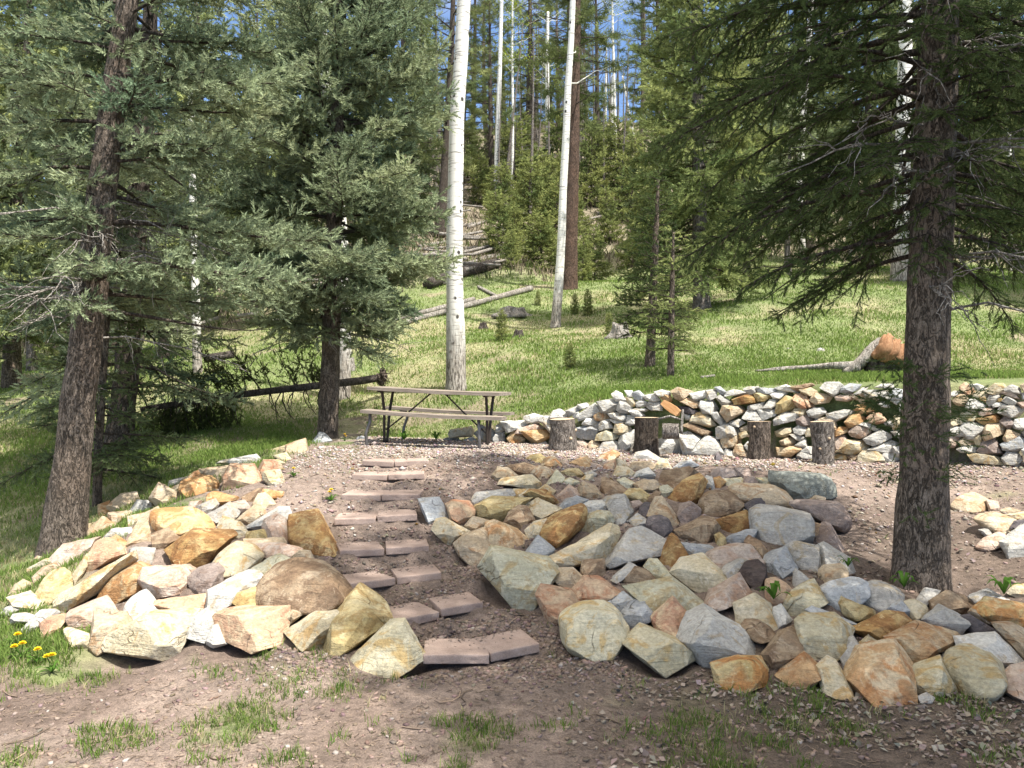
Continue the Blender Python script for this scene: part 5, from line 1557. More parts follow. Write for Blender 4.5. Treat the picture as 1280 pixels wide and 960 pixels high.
# ---------------------------------------------------------------- aspens
def aspen(label, rows, y, top, seed, twigs=0, leaves=0, group=None, knots=True):
    P, R = px_trunk(rows, y, top)
    g = zt(P[0][0], P[0][1])
    P[0][2] = g - .06
    b = np.array([P[0][0], P[0][1], g])
    root = empty('aspen_tree', b); tag(root, label, 'tree', group)
    Pl = P - b
    link('trunk', trunk_mesh('trunk', Pl, R, M_ASPEN, seed, 20, .035, .09, (1.5, 2)), root)
    if twigs:
        rng = np.random.default_rng(seed)
        o = Pl[:, 2]
        paths, rad, lp = [], [], []
        for i in range(twigs):
            h = rng.uniform(.55, 1.0) * o.max(); az = rng.uniform(0, 6.283); L = rng.uniform(.6, 1.8)
            s = np.linspace(0, 1, 6)
            q = np.array([np.interp(h, o, Pl[:, 0]), np.interp(h, o, Pl[:, 1]), h]) + np.array([math.cos(az), math.sin(az), .6]) * (L * s)[:, None]
            q += rng.normal(size=q.shape) * .03 * L
            paths.append(q); rad.append(np.linspace(.02, .004, 6)); lp.append(q[2:])
        for p_, r_ in zip(paths, rad):
            V, q = fast_tubes(np.array([p_]), np.array([r_]), 5)
            link('branch', mesh_np('branch', V, q, M_ASPEN, None, True), root)
        if leaves:
            lp = np.vstack(lp)
            c = lp[rng.integers(0, len(lp), leaves)] + rng.normal(size=(leaves, 3)) * .28
            leaf_mesh(root, c, .09, rng)
    return root
def leaf_mesh(root, c, size, rng, c1=(.20, .27, .03), c2=(.32, .36, .06)):
    n = len(c)
    a = rng.normal(size=(n, 3)); a /= np.linalg.norm(a, axis=1)[:, None]
    b = np.cross(a, rng.normal(size=(n, 3))); b /= np.linalg.norm(b, axis=1)[:, None]
    s = size * rng.uniform(.7, 1.2, (n, 1))
    V = np.stack([c - a * s * .5, c + b * s * .45, c + a * s * .55, c - b * s * .45], 1).reshape(-1, 3)
    cc = np.array(c1) + (np.array(c2) - np.array(c1)) * rng.random((n, 1))
    return link('leaves', mesh_np('leaves', V, np.arange(4 * n).reshape(-1, 4), M_NEEDLE, np.repeat(cc, 4, 0)), root)

aspen('tall thick white aspen trunk standing behind the picnic table', [(570, 490, 29), (570, 475, 25.5), (570, 430, 24), (569, 380, 22), (568, 330, 20.7), (568.5, 260, 20), (571, 150, 18.3), (576, 75, 17), (580, 0, 16)], 12.8, 12, 21)
aspen('white aspen with a curved dark-footed trunk on the meadow beside the reddish pine', [(694, 413, 15), (695, 400, 12.5), (698, 360, 11.5), (701, 320, 10.5), (704, 240, 9.5), (708, 160, 9), (710, 110, 8), (714, 50, 7.5), (716, 0, 7)], 19, 12.5, 22, 3)
aspen('pale aspen trunk with a black-and-white foot half hidden by the full spruce', [(428, 504, 21), (429, 480, 19), (431, 430, 17), (431, 370, 15), (427, 280, 13), (416, 180, 12), (406, 90, 11), (402, 0, 9)], 14, 11, 23)
def far_aspen(u, vb, rows, w, label, leaves=0, seed=30, top=None, tw=0):
    h = hit(u, vb)
    y = h.y
    rr = [(u, vb + 4, w)] + [(a, b, w * c) for a, b, c in rows]
    return aspen(label, rr, y, None, seed, tw or (top or 0), leaves, None)
far_aspen(620, 262, [(621, 200, .95), (624, 110, .8), (626, 40, .7), (627, 0, .6)], 7, 'thin white aspen rising from the young firs beside the thick aspen', 0, 31)
far_aspen(690, 236, [(687, 200, 1), (684, 130, .85), (684, 60, .7), (685, 15, .5)], 6.5, 'crooked thin aspen behind the curved aspen, with bare twigs and a few leaves', 500, 32, None, 16)
far_aspen(765, 204, [(765, 150, .9), (766, 95, .7)], 5.5, 'thin white snag on the skyline slope', 0, 33)
far_aspen(757, 182, [(757, 120, .8), (758, 60, .5)], 3.5, 'very thin pale snag behind the white skyline snag', 0, 34)
far_aspen(797, 200, [(788, 150, .9), (778, 95, .6)], 3.2, 'thin dead pole leaning on the skyline slope', 0, 35)
far_aspen(1003, 330, [(1000, 250, .9), (1003, 150, .8), (1011, 60, .7), (1014, 0, .6)], 9.5, 'slim white aspen seen through the boughs of the thick spruce', 0, 36)
far_aspen(1125, 352, [(1126, 290, .85), (1128, 200, .75), (1131, 90, .7), (1133, 0, .62)], 24, 'stout white aspen partly hidden behind the thick spruce trunk', 0, 37)
far_aspen(1062, 320, [(1063, 200, .9), (1066, 60, .7), (1067, 0, .6)], 6, 'thin white aspen between the slim and the stout aspens', 0, 38)
far_aspen(1262, 340, [(1261, 200, .9), (1258, 60, .7), (1257, 0, .6)], 7, 'thin white aspen in the shade beyond the thick spruce', 0, 39)
far_aspen(247, 468, [(246, 430, .9), (244, 350, .8), (240, 200, .7), (238, 60, .6)], 12, 'grey aspen trunk behind the fallen spruce', 0, 40)
far_aspen(188, 330, [(187, 250, .9), (190, 150, .8), (193, 40, .6)], 9, 'pale aspen trunk glimpsed between the boughs behind the leaning spruce', 0, 41)
far_aspen(640, 250, [(641, 150, .9), (640, 60, .7), (641, -40, .4)], 4, 'young aspen with fresh yellow-green leaves high between the white trunks', 2600, 42, 40)
far_aspen(770, 215, [(768, 120, .9), (766, 40, .7), (764, -50, .4)], 4, 'young aspen with yellow-green leaves beside the gap of sky', 2200, 43, 40)

# ---------------------------------------------------------------- the wooded slope: one tree of each kind, then copies
def kind_tree(name, seed, H, r0, kw, bark, twigs=None):
    root = empty(name, (0, 0, 0))
    P = np.array([[.02 * H * math.sin(3 * t + seed), .01 * H * math.sin(2 * t), H * t - .15] for t in np.linspace(0, 1, 9)])
    P[:, :2] -= P[0, :2]
    link('trunk', trunk_mesh('trunk', P, np.linspace(r0, .02, 9) * np.r_[1.25, np.ones(8)], bark, seed, 10, .06, .35), root)
    def off(h): return np.array([np.interp(h, P[:, 2], P[:, 0]), np.interp(h, P[:, 2], P[:, 1])])
    cr, wood = conifer(seed, off=off, **kw)
    if cr is not None: link('crown', mesh_np('crown', cr[0], cr[1], M_NEEDLE, cr[2]), root)
    nm = 'branches' if cr is not None else 'bare_crown'
    link(nm, mesh_np(nm, wood[0], wood[1], twigs or M_BARKD, None, True), root)
    return root
KIND = {
 'S': lambda: kind_tree('spruce_tree', 61, 12, .16, dict(H=11.8, h0=1.2, R=2.1, nb=14, sprig=.26, space=.15, tmpl=T_FAR, c1=SAGE * .9, c2=FIR2, a0=(-.2, .5), droop=.4, up=.22, twig=.21, shape=.65), M_BARK),
 'U': lambda: kind_tree('spruce_tree', 67, 10, .13, dict(H=9.8, h0=1.5, R=1.7, nb=12, sprig=.26, space=.15, tmpl=T_FAR, c1=FIR, c2=SAGE2, a0=(-.25, .4), droop=.35, up=.2, twig=.22, shape=.75, bare=.15), M_BARKG),
 'Y': lambda: kind_tree('young_fir', 62, 4.4, .06, dict(H=4.3, h0=.12, R=1.45, nb=18, sprig=.24, space=.13, bare=.12, tmpl=T_FAR, c1=FIR, c2=np.array([.34, .36, .13]), a0=(0, .7), droop=.25, up=.2, twig=.16, low=.9, shape=.7), M_BARK),
 'P': lambda: kind_tree('pine_tree', 63, 21, .26, dict(H=20.5, h0=3.6, R=3.0, nb=5.5, sprig=.36, space=.26, tmpl=T_PINE, c1=np.array([.10, .14, .06]), c2=np.array([.25, .27, .11]), a0=(-.1, .5), droop=.25, up=.25, twig=.42, inner=.42, shape=.5, tl_f=.3, bare=.2, r_b=.03), M_BARKD),
 'Q': lambda: kind_tree('pine_tree', 66, 17, .2, dict(H=16.6, h0=3.0, R=2.5, nb=4.6, sprig=.34, space=.26, tmpl=T_PINE, c1=np.array([.10, .14, .065]), c2=np.array([.24, .265, .12]), a0=(-.15, .5), droop=.2, up=.2, twig=.42, inner=.4, shape=.45, tl_f=.3, bare=.3, r_b=.026), M_BARK),
 'B': lambda: kind_tree('dead_tree', 64, 11, .11, dict(H=10.8, h0=1.0, R=1.0, nb=6, sprig=.2, space=.2, tmpl=T_FAR, c1=FIR, c2=FIR2, a0=(-.1, .3), droop=.2, up=.1, bare=1.0, r_b=.014), M_BARKG, M_DEAD),
}
PROTO, FIRST = {}, {}
def plant(kind, u, y, s=1.0, label=None, group=None, rot=None, cat='tree', tilt=0.0):
    if kind not in PROTO:
        PROTO[kind] = KIND[kind]()
        o = PROTO[kind]
    else:
        o = copy_tree(PROTO[kind])
    x = (u - U0) / FPX * y
    o.location = (x, y, zt(x, y))
    o.rotation_euler = (tilt * .5, tilt, random.uniform(0, 6.28) if rot is None else rot)
    o.scale = (s, s, s * random.uniform(.92, 1.1))
    tag(o, label, cat, group)
    return o
G_S = 'spruces standing in the woods behind'
L_S = 'full spruce standing in the woods beyond the meadow'
for u, y, s in ((-70, 14.5, 1.0), (15, 16.5, 1.05), (75, 22, 1.15), (205, 20, .8), (262, 27, 1.1), (318, 24, .85), (150, 30, 1.2), (470, 33, 1.05), (380, 36, 1.15), (515, 40, 1.05), (-150, 19, 1.1), (-30, 27, 1.2), (340, 46, 1.2), (100, 42, 1.3),
                (930, 26, 1.1), (1010, 31, 1.1), (1085, 25, 1.0), (1180, 22, 1.05), (1245, 31, 1.2), (1310, 19, 1.05), (1370, 24, 1.1), (960, 42, 1.2), (1130, 40, 1.2), (1220, 46, 1.2), (1420, 16, 1.0), (835, 33, 1.0), (1040, 48, 1.2)):
    plant('S', u, y, s, L_S, G_S)
for u, y, s in ((40, 20, .9), (232, 33, 1.0), (175, 24, .8), (440, 44, 1.1), (290, 40, 1.1), (905, 36, 1.0), (985, 23, .75), (1150, 30, 1.0), (1275, 25, .9), (860, 46, 1.1), (1090, 55, 1.2), (535, 52, 1.1), (-20, 36, 1.2), (130, 52, 1.2), (400, 56, 1.1), (1330, 34, 1.1)):
    plant('U', u, y, s, 'open-branched grey-trunked spruce standing in the woods beyond the meadow', 'open spruces in the woods behind')
for u, y, s in ((632, 41, 1.0), (646, 35, .7), (668, 43, 1.15), (692, 37, .8), (716, 33, .65), (738, 45, 1.0), (655, 52, 1.2), (700, 50, 1.1), (762, 38, .8), (786, 42, 1.0), (728, 28.5, .42), (744, 30, .42), (630, 33.5, .6), (678, 32, .55), (770, 50, 1.0), (815, 36, .8), (706, 42, .9), (750, 55, 1.0), (634, 49, 1.1), (790, 33, .6), (480, 30, .6), (605, 46, .9), (660, 38, .75), (585, 52, .9), (560, 47, .8), (650, 44, .5), (684, 46, .55), (725, 39, .5), (640, 30.5, .4), (700, 31, .35)):
    TL = random.gauss(0, .07)
    plant('Y', u, y, s * random.uniform(.85, 1.25), 'bushy young fir growing on the brushy slope below the skyline', 'young firs on the brushy slope', None, 'tree', TL)
    o_ = [q for q in COL.objects if q.name.startswith('young_fir')][-1]
    o_.scale = (o_.scale.x * random.uniform(.8, 1.35), o_.scale.y * random.uniform(.8, 1.35), o_.scale.z * random.uniform(.75, 1.1))
plant('P', 550, 37, .95, 'tall dark pine with a leaning trunk just behind the thick aspen', None, 1.0, 'tree', .05)
for u, y, s in ((656, 54, 1.05), (667, 56, 1.05), (500, 48, 1.0), (822, 44, .95), (452, 58, 1.1), (882, 54, 1.0), (940, 62, 1.1), (350, 60, 1.1), (1110, 62, 1.1), (250, 58, 1.1), (1000, 58, 1.1), (590, 66, 1.0), (1250, 60, 1.1), (575, 50, .9), (632, 60, .95), (705, 58, 1.0), (745, 50, .85), (615, 46, .8), (725, 68, 1.0), (805, 66, 1.0), (530, 58, 1.0), (688, 70, 1.0)):
    plant('P', u, y, s, 'tall dark-trunked pine high on the wooded slope', 'tall pines on the wooded slope')
for u, y, s in ((700, 62, 1.0), (735, 66, .95), (610, 58, 1.0), (540, 60, 1.0), (800, 60, 1.0), (840, 68, 1.0), (480, 66, 1.0), (400, 70, 1.0), (300, 68, 1.0), (180, 66, 1.0), (80, 60, 1.1), (920, 70, 1.0), (1050, 70, 1.0), (1180, 68, 1.1), (1320, 62, 1.1), (1390, 52, 1.1), (20, 50, 1.1)):
    plant('Q', u, y, s, 'thin-crowned pine standing near the skyline', 'thin-crowned pines near the skyline')
for i in range(64):
    u = random.uniform(540, 790) if i < 44 else random.uniform(-40, 1320)
    plant('B', u, random.uniform(42, 74), random.uniform(.55, 1.1), 'bare grey dead trunk standing among the trees near the skyline', 'dead trunks near the skyline', None, 'dead tree', random.gauss(0, .05))
# the reddish pine by the curved aspen
make_conifer('pine_tree', 'pine with reddish plated bark standing close behind the curved aspen',
 [(711, 373, 24), (712, 360, 20), (713, 300, 18), (716, 200, 16), (718, 100, 14), (720, 0, 12)], 25.5, 20,
 dict(H=14.5, h0=5.5, R=2.2, nb=7, sprig=.3, space=.2, tmpl=T_PINE, c1=np.array([.07, .105, .04]), c2=np.array([.15, .175, .07]), a0=(-.1, .5), droop=.3, up=.25, twig=.3, inner=.3, shape=.4, bare=.25), bark=M_BARKR, seed=19)

# little plants on the meadow
def little(u, v, s, label, name='spruce_seedling', rot=0.0, cat='seedling'):
    h = hit(u, v)
    o = copy_tree(PROTO['Y'])
    o.name = name
    o.location = (h.x, h.y, zt(h.x, h.y)); o.scale = (s, s, s); o.rotation_euler = (0, 0, rot)
    tag(o, label, cat); 
    if 'group' in o.keys(): del o['group']
little(627, 427, .16, 'small bluish spruce seedling on the meadow beside a dark stone', rot=1)
little(713, 460, .10, 'tiny thin dark seedling on the meadow below the grey stump', rot=2)
little(762, 418, .11, 'low green juniper sprig beside the grey stump', 'juniper_bush', 3, 'bush')
little(735, 395, .16, 'low green bush at the foot of the reddish pine', 'juniper_bush', 4, 'bush')
little(718, 392, .13, 'smaller green bush between the curved aspen and the reddish pine', 'juniper_bush', 5, 'bush')
little(672, 382, .10, 'low yellow-green bush at the end of the white fallen log', 'juniper_bush', 5.5, 'bush')

# ---------------------------------------------------------------- fallen spruce with its root ball
fy0, fy1 = 10.9, 13.4
A0, A1 = Vector(at(176, 512, fy0)), Vector(at(474, 471, fy1))
ft = empty('fallen_spruce', (A0 + A1) / 2)
tag(ft, 'fallen dark spruce trunk with dangling bare branches lying across the shaded grass', 'fallen tree')
Lc = np.array(ft.location)
pathF = np.array([A0 + (A1 - A0) * t + Vector((0, 0, .02 * math.sin(5 * t))) for t in np.linspace(0, 1, 14)]) - Lc
link('trunk', trunk_mesh('trunk', pathF, np.linspace(.04, .07, 14), M_DARKLOG, 4, 16, .08, .06), ft)
rng = np.random.default_rng(77)
paths, rad, sp_p, sp_d = [], [], [], []
axF = (pathF[-1] - pathF[0]); axF /= np.linalg.norm(axF)
for i in range(64):
    t = rng.uniform(.0, .86); p = pathF[0] + (pathF[-1] - pathF[0]) * t
    up_ = i % 3 == 0
    L = rng.uniform(.35, .75) if not up_ else rng.uniform(.4, .95) * (1.0 if t < .7 else .5)
    s = np.linspace(0, 1, 7)
    sx = rng.normal() * .6
    d = np.array([-.35, sx, .9]) if up_ else np.array([-.3, sx, -.75])
    q = p + d * (L * s)[:, None]; q[:, 0] += L * .45 * s ** 2 * (1 if not up_ else -.2); q += rng.normal(size=q.shape) * .015
    if not up_: q[:, 2] = np.maximum(q[:, 2], zt(p[0] + Lc[0], p[1] + Lc[1]) - Lc[2] + .01)
    paths.append(q); rad.append(np.linspace(.012, .004, 7))
    if (up_ and (t < .75)) or (t < .35):
        for k in range(26):
            f = rng.uniform(.25, 1); j = int(f * 6)
            sp_p.append(q[j] + rng.normal(size=3) * .05); sp_d.append(d + rng.normal(size=3) * .7)
V, q = fast_tubes(np.array(paths), np.array(rad), 5)
link('branches', mesh_np('branches', V, q, M_BARKD, None, True), ft)
n = len(sp_p)
V, F, c = sprigs_to_mesh(np.array(sp_p), np.array(sp_d), rng.uniform(.09, .16, n), (np.array([.05, .065, .025]) + rng.random((n, 1)) * np.array([.05, .05, .02])), T_MID, rng)
link('foliage', mesh_np('foliage', V, F, M_NEEDLE, c), ft)
bm = bmesh.new(); bmesh.ops.create_icosphere(bm, subdivisions=4, radius=.15)
for v_ in bm.verts:
    v_.co *= .8 + .5 * noise.noise(v_.co * 14) + .25 * noise.noise(v_.co * 40)
    v_.co.x *= .7
rb = bm_obj('root_ball', bm, M_BARK, ft, pathF[-1] + axF * .05, True, 80)
rp, rr_ = [], []
for i in range(40):
    d = rng.normal(size=3); d[0] = abs(d[0]) * .4; d /= np.linalg.norm(d)
    s = np.linspace(0, 1, 6); q = d * (.12 + s * rng.uniform(.05, .18))[:, None] + rng.normal(size=(6, 3)) * .012
    rp.append(q); rr_.append(np.linspace(.008, .002, 6))
V, q = fast_tubes(np.array(rp), np.array(rr_), 4)
link('roots', mesh_np('roots', V, q, M_BARKD, None, True), rb)

# ---------------------------------------------------------------- fallen logs and stumps on the slope
def lying_log(name, label, a, b, ra, rb_, mat, group=None, seed=0, lift=0.0):
    """From pixel a to pixel b, resting on the ground."""
    p, q = hit(*a), hit(*b)
    pts = []
    for t in np.linspace(0, 1, 8):
        w = p.lerp(q, t); w.z = max(w.z + lift, zt(w.x, w.y) + (ra + (rb_ - ra) * t) * .7)
        pts.append(w)
    z = np.array([w.z for w in pts]); zz = np.polyval(np.polyfit(range(8), z, 2), range(8)) + .02
    P = np.array([[w.x, w.y, h] for w, h in zip(pts, zz)])
    c = P.mean(0)
    root = link(name, trunk_mesh('log', P - c, np.linspace(ra, rb_, 8), mat, seed, 12, .08, .15), None, c)
    tag(root, label, 'log', group)
    return root
lying_log('fallen_log', 'long pale fallen log lying on the meadow behind the thick aspen', (505, 407), (664, 364), .08, .10, M_DEAD, None, 1)
lying_log('fallen_log', 'grey fallen log lying just above the long pale one', (470, 408), (592, 377), .07, .09, M_DEAD, None, 2)
lying_log('fallen_log', 'thick dark fallen trunk lying at the edge of the brushy slope', (535, 362), (622, 338), .21, .22, M_DARKLOG, None, 3)
lying_log('fallen_log', 'short grey branch log beside the end of the long pale log', (598, 362), (622, 372), .06, .05, M_DEAD, None, 4)
lying_log('fallen_log', 'thin pale pole lying on the grass beyond the thin spruces', (876, 475), (893, 473), .02, .02, M_DEAD, None, 5)
lying_log('fallen_log', 'grey fallen log in the grass behind the fallen spruce', (255, 455), (292, 449), .10, .10, M_DARKLOG, None, 6)
lying_log('fallen_log', 'thin broken pole propped among the boughs behind the fallen spruce', (250, 382), (345, 352), .09, .06, M_DEAD, None, 9, .5)
for i in range(84):
    if i < 54: u, v = random.uniform(535, 650), random.uniform(225, 352)
    elif i < 70: u, v = random.uniform(60, 420), random.uniform(330, 440)
    else: u, v = random.uniform(640, 840), random.uniform(170, 300)
    w = random.uniform(25, 85); sl_ = random.uniform(-.35, .12)
    lying_log('fallen_log', 'grey deadfall log lying among brush on the slope', (u - w / 2, v - sl_ * w / 2), (u + w / 2, v + sl_ * w / 2), random.uniform(.045, .11), random.uniform(.035, .08), M_DEAD, 'deadfall logs strewn on the brushy slope', i % 9, random.uniform(0, .5))

def stump(u, vb, w, h, label, mat, seed, flare=1.5):
    p = hit(u, vb)
    r = w / FPX * p.y / 2; H = h / FPX * p.y
    zz = np.linspace(-.1, H, 9)
    rad = r * (.68 + .32 * np.exp(-np.maximum(zz, 0) / (H * .3)) * flare)
    th = np.linspace(0, 2 * np.pi, 36, endpoint=False)
    V, q, t = tube(np.c_[zz * 0, zz * 0, zz], rad, 36, .0, seed)
    ang = np.tile(th, 9); lob = np.repeat(np.exp(-np.maximum(zz, 0) / (H * .4)), 36)
    V[:324, :2] *= (1 + .28 * lob * np.sin(ang * 5 + seed) + .10 * np.sin(ang * 11))[:, None]
    V[288:324, 2] += H * .18 * np.sin(th * 3 + seed)
    o = link('tree_stump', mesh_np('tree_stump', V, [q, t], mat, None, True), None, (p.x, p.y, zt(p.x, p.y)))
    tag(o, label, 'stump')
    return o
stump(775, 423, 26, 16, 'weathered grey stump with splayed roots on the meadow', M_DEAD, 1)
stump(436, 462, 18, 14, 'low grey broken stump beside the full spruce trunk', M_DEAD, 2)
stump(604, 410, 12, 7, 'small dark rotten stump on the meadow near the thick aspen', M_DARKLOG, 3)
stump(640, 396, 42, 9, 'low crumbling grey stump on the meadow between the aspens', M_DEAD, 4)
stump(648, 420, 14, 8, 'dark stone-like stump beside the small seedling', M_DARKLOG, 5)
# the big rotten root stump behind the wall
p = hit(1100, 466)
rs = empty('root_stump', (p.x, p.y, zt(p.x, p.y))); tag(rs, 'big overturned orange rotten stump with a long root trailing over the grass', 'stump')
k_ = p.y / FPX
parts = []
for i in range(9):
    f = i / 8
    zt_ = (42 - 10 * abs(f - .6)) * k_
    pts = [((-50 + 20 * f) * k_, -.14 + .03 * i, .0), ((-28 + 16 * f) * k_, -.10 + .02 * i, zt_ * .40), ((-12 + 14 * f) * k_, -.02, zt_ * .82), ((-4 + 12 * f) * k_, .06, zt_)]
    parts.append(tube(*resample(pts, [.04, .062, .07, .045], .05), 10, .3, i))
V, F = merge(parts)
link('outer_wood', mesh_np('outer_wood', V, F, M_DEAD, None, True), rs)
parts = []
for i in range(11):
    f = i / 10
    x0 = (2 + 40 * f) * k_; z0 = (44 - 18 * f + 4 * math.sin(i * 2.1)) * k_
    parts.append(tube(*resample([(x0 - 16 * k_, -.10, .10 + .12 * (1 - f)), (x0 - 7 * k_, -.14, z0 * .62), (x0 + 1 * k_, -.06, z0)], [.05, .085, .055], .04), 12, .75, i + 3, True, (3, 9)))
V, F = merge(parts)
link('rotten_core', mesh_np('rotten_core', V, F, M_RUSTW, None, True), rs)
V, F = merge([tube(*resample([((-12 + 9 * i) * k_, -.05, -.05), ((-8 + 9 * i) * k_, -.02, 20 * k_)], [.11, .09], .05), 10, .3, i) for i in range(6)])
link('dark_cavity_fill', mesh_np('dark_cavity_fill', V, F, M_DARKLOG, None, True), rs)  # dark wood posts standing in for the shade of the cavity
V, q, t = tube(*resample([(-30 * k_, -.1, .10), (-62 * k_, -.05, .10), (-95 * k_, .1, .07), (-125 * k_, .15, .05), (-150 * k_, .2, .03)], [.07, .045, .035, .03, .012], .06), 10, .3, 8)
link('root', mesh_np('root', V, [q, t], M_DEAD, None, True), rs)
for u, v, w, lab in ((1026, 441, 9, 'small grey stone lying in the meadow grass near the trailing root'), (986, 438, 5, 'tiny grey stone on the meadow above the wall'), (418, 547, 12, 'pale blue-grey stone beside the picnic table leg')):
    if w == 12: u, v = 452, 553
    p = hit(u, v - w * .3); m_ = w / FPX * p.y
    rng2 = np.random.default_rng(int(u))
    th = np.linspace(0, 6.28, 8, endpoint=False)
    o3 = np.array([[p.x + math.cos(a) * m_ * .6, p.y, p.z + math.sin(a) * m_ * .42] for a in th])
    me, cen = stone_mesh('rock', o3, np.array([0, 1.0, 0]), m_ * 1.2, rng2, False, m_ * .3, m_ * .6, STONE['g' if w < 12 else 'B'][1])
    tag(link('rock', me, None, cen), lab, 'rock')
# ---------------------------------------------------------------- ground cover (nobody could count it)
def scatter(n, ymin, ymax, pw, umin=-160, umax=1440, seed=0):
    """Plan points whose density falls with distance."""
    rng = np.random.default_rng(seed)
    a = 1 - pw + 1e-4
    t = rng.random(n)
    y = (ymin ** a + t * (ymax ** a - ymin ** a)) ** (1 / a)
    u = rng.uniform(umin, umax, n)
    x = (u - U0) / FPX * y
    return x, y, rng

def blades(name, x, y, rng, h, w, c, per, spread, lean=.35):
    """Tufts: per blades at each point; each blade a bent strip."""
    n = len(x)
    X = np.repeat(x, per) + rng.normal(size=n * per) * np.repeat(spread, per)
    Y = np.repeat(y, per) + rng.normal(size=n * per) * np.repeat(spread, per)
    Z = look(GZ, X, Y) - .008
    H = np.repeat(h, per) * rng.uniform(.55, 1.25, n * per); W = np.repeat(w, per) * rng.uniform(.7, 1.2, n * per)
    az = rng.uniform(0, 6.283, n * per)
    ld = np.stack([np.cos(az), np.sin(az)], -1) * (H * lean * rng.uniform(.2, 1.6, n * per))[:, None]
    fz = rng.uniform(0, 6.283, n * per)
    wx = np.stack([np.cos(fz), np.sin(fz), np.zeros_like(fz)], -1) * W[:, None] * .5
    b = np.stack([X, Y, Z], -1)
    m = b.copy(); m[:, :2] += ld * .35; m[:, 2] += H * .6
    t = b.copy(); t[:, :2] += ld; t[:, 2] += H
    V = np.stack([b - wx, b + wx, m + wx * .75, m - wx * .75, t], 1).reshape(-1, 3)
    i = np.arange(n * per)[:, None] * 5
    q = i + np.array([0, 1, 2, 3]); tr = i + np.array([3, 2, 4])
    C = np.repeat(np.repeat(c, per, 0) * rng.uniform(.75, 1.25, (n * per, 1)), 5, 0)
    o = link(name, mesh_np(name, V, [q, tr], M_BLADE, np.clip(C, .005, .6)))
    tag(o, None, None, None, 'stuff')
    return o
gb, gy_, st = np.array([.13, .20, .05]), np.array([.195, .265, .07]), np.array([.43, .385, .22])

# meadow and lawn
x, y, rng = scatter(92000, 9.0, 42, 1.55, seed=1)
ok = (rng.random(len(x)) > look(BARE, x, y) * .85) & (look(GN, x, y) > .75) & (look(FOREST, x, y) < rng.random(len(x)) * 1.0) & ((y > yw(x) + .3) | (x < -1.5))
x, y = x[ok], y[ok]
dry = np.clip(sstep(.40, .72, vn(x * .55, y * .55, 7) * .6 + vn(x * 2.1, y * 2.1, 8) * .4) * .5 + .08, 0, 1)
c = gb + (gy_ - gb) * rng.random((len(x), 1))
sw = (rng.random(len(x)) < dry)[:, None]
c = np.where(sw, st * rng.uniform(.6, 1.05, (len(x), 1)), c)
hh = np.where(sw[:, 0], .035, .05) * (0.8 + .02 * y) * (.55 + 1.3 * vn(x * 1.7, y * 1.7, 14) ** 1.6)
blades('meadow_grass', x, y, rng, hh, .006 + .0008 * y, c, 4, np.full(len(x), .05) + .004 * y, .5)
# shaded lawn beside the pale pile
x, y, rng = scatter(26000, 4.4, 12, 1.2, -260, 620, 2)
g = look(GN, x, y)
ok = (g > .5) & (look(PILE, x, y) < .5) & (y < 12)
x, y = x[ok], y[ok]
dry = sstep(.50, .75, vn(x * .9, y * .9, 7) * .6 + vn(x * 3, y * 3, 8) * .4)
sw = (rng.random(len(x)) < dry * .8 + .08)[:, None]
c = np.where(sw, st * rng.uniform(.6, 1.0, (len(x), 1)), gb + (gy_ - gb) * rng.random((len(x), 1)))
blades('lawn_grass', x, y, rng, np.where(sw[:, 0], .045, .065), np.full(len(x), .008), c, 4, np.full(len(x), .035), .5)
# patches on the bare dirt in front and sprigs on the gravel
x, y, rng = scatter(60000, 2.7, 9.6, 1.2, -200, 1480, 3)
g = look(GN, x, y)
cl = vn(x * 3.1, y * 3.1, 1) * .55 + vn(x * 9, y * 9, 2) * .45
ok = (g < .8) & (rng.random(len(x)) < sstep(.45, .85, g * 1.0 + (cl - .38) * 1.1) * .8) & (look(PILE, x, y) < .35)
x, y = x[ok], y[ok]
c = np.array([.08, .15, .03]) + (np.array([.19, .25, .065]) - np.array([.08, .15, .03])) * rng.random((len(x), 1))
c = np.where((rng.random(len(x)) < .16)[:, None], st * .85, c)
blades('grass_patches', x, y, rng, rng.uniform(.02, .065, len(x)), np.full(len(x), .005), c, 5, np.full(len(x), .016), .6)

OCT = np.array([[1, 0, 0], [-1, 0, 0], [0, 1, 0], [0, -1, 0], [0, 0, 1], [0, 0, -1.]])
OCF = np.array([[0, 2, 4], [2, 1, 4], [1, 3, 4], [3, 0, 4], [2, 0, 5], [1, 2, 5], [3, 1, 5], [0, 3, 5]])
CUB = np.array([[-1, -1, -1], [1, -1, -1], [1, 1, -1], [-1, 1, -1], [-1, -1, 1], [1, -1, 1], [1, 1, 1], [-1, 1, 1.]]) * .75
CUF = np.array([[0, 3, 2, 1], [4, 5, 6, 7], [0, 1, 5, 4], [1, 2, 6, 5], [2, 3, 7, 6], [3, 0, 4, 7]])
def off_blocks(x, y):
    ok = np.ones(len(x), bool)
    for c, d, L, _l in BLOCKS:
        px_, py_ = x - c[0], y - c[1]
        n_ = math.hypot(d[0], d[1])
        a = (px_ * d[0] + py_ * d[1]) / n_; b = (-px_ * d[1] + py_ * d[0]) / n_
        ok &= ~((np.abs(a) < L / 2 + .02) & (b > -.045) & (b < .27))
    return ok
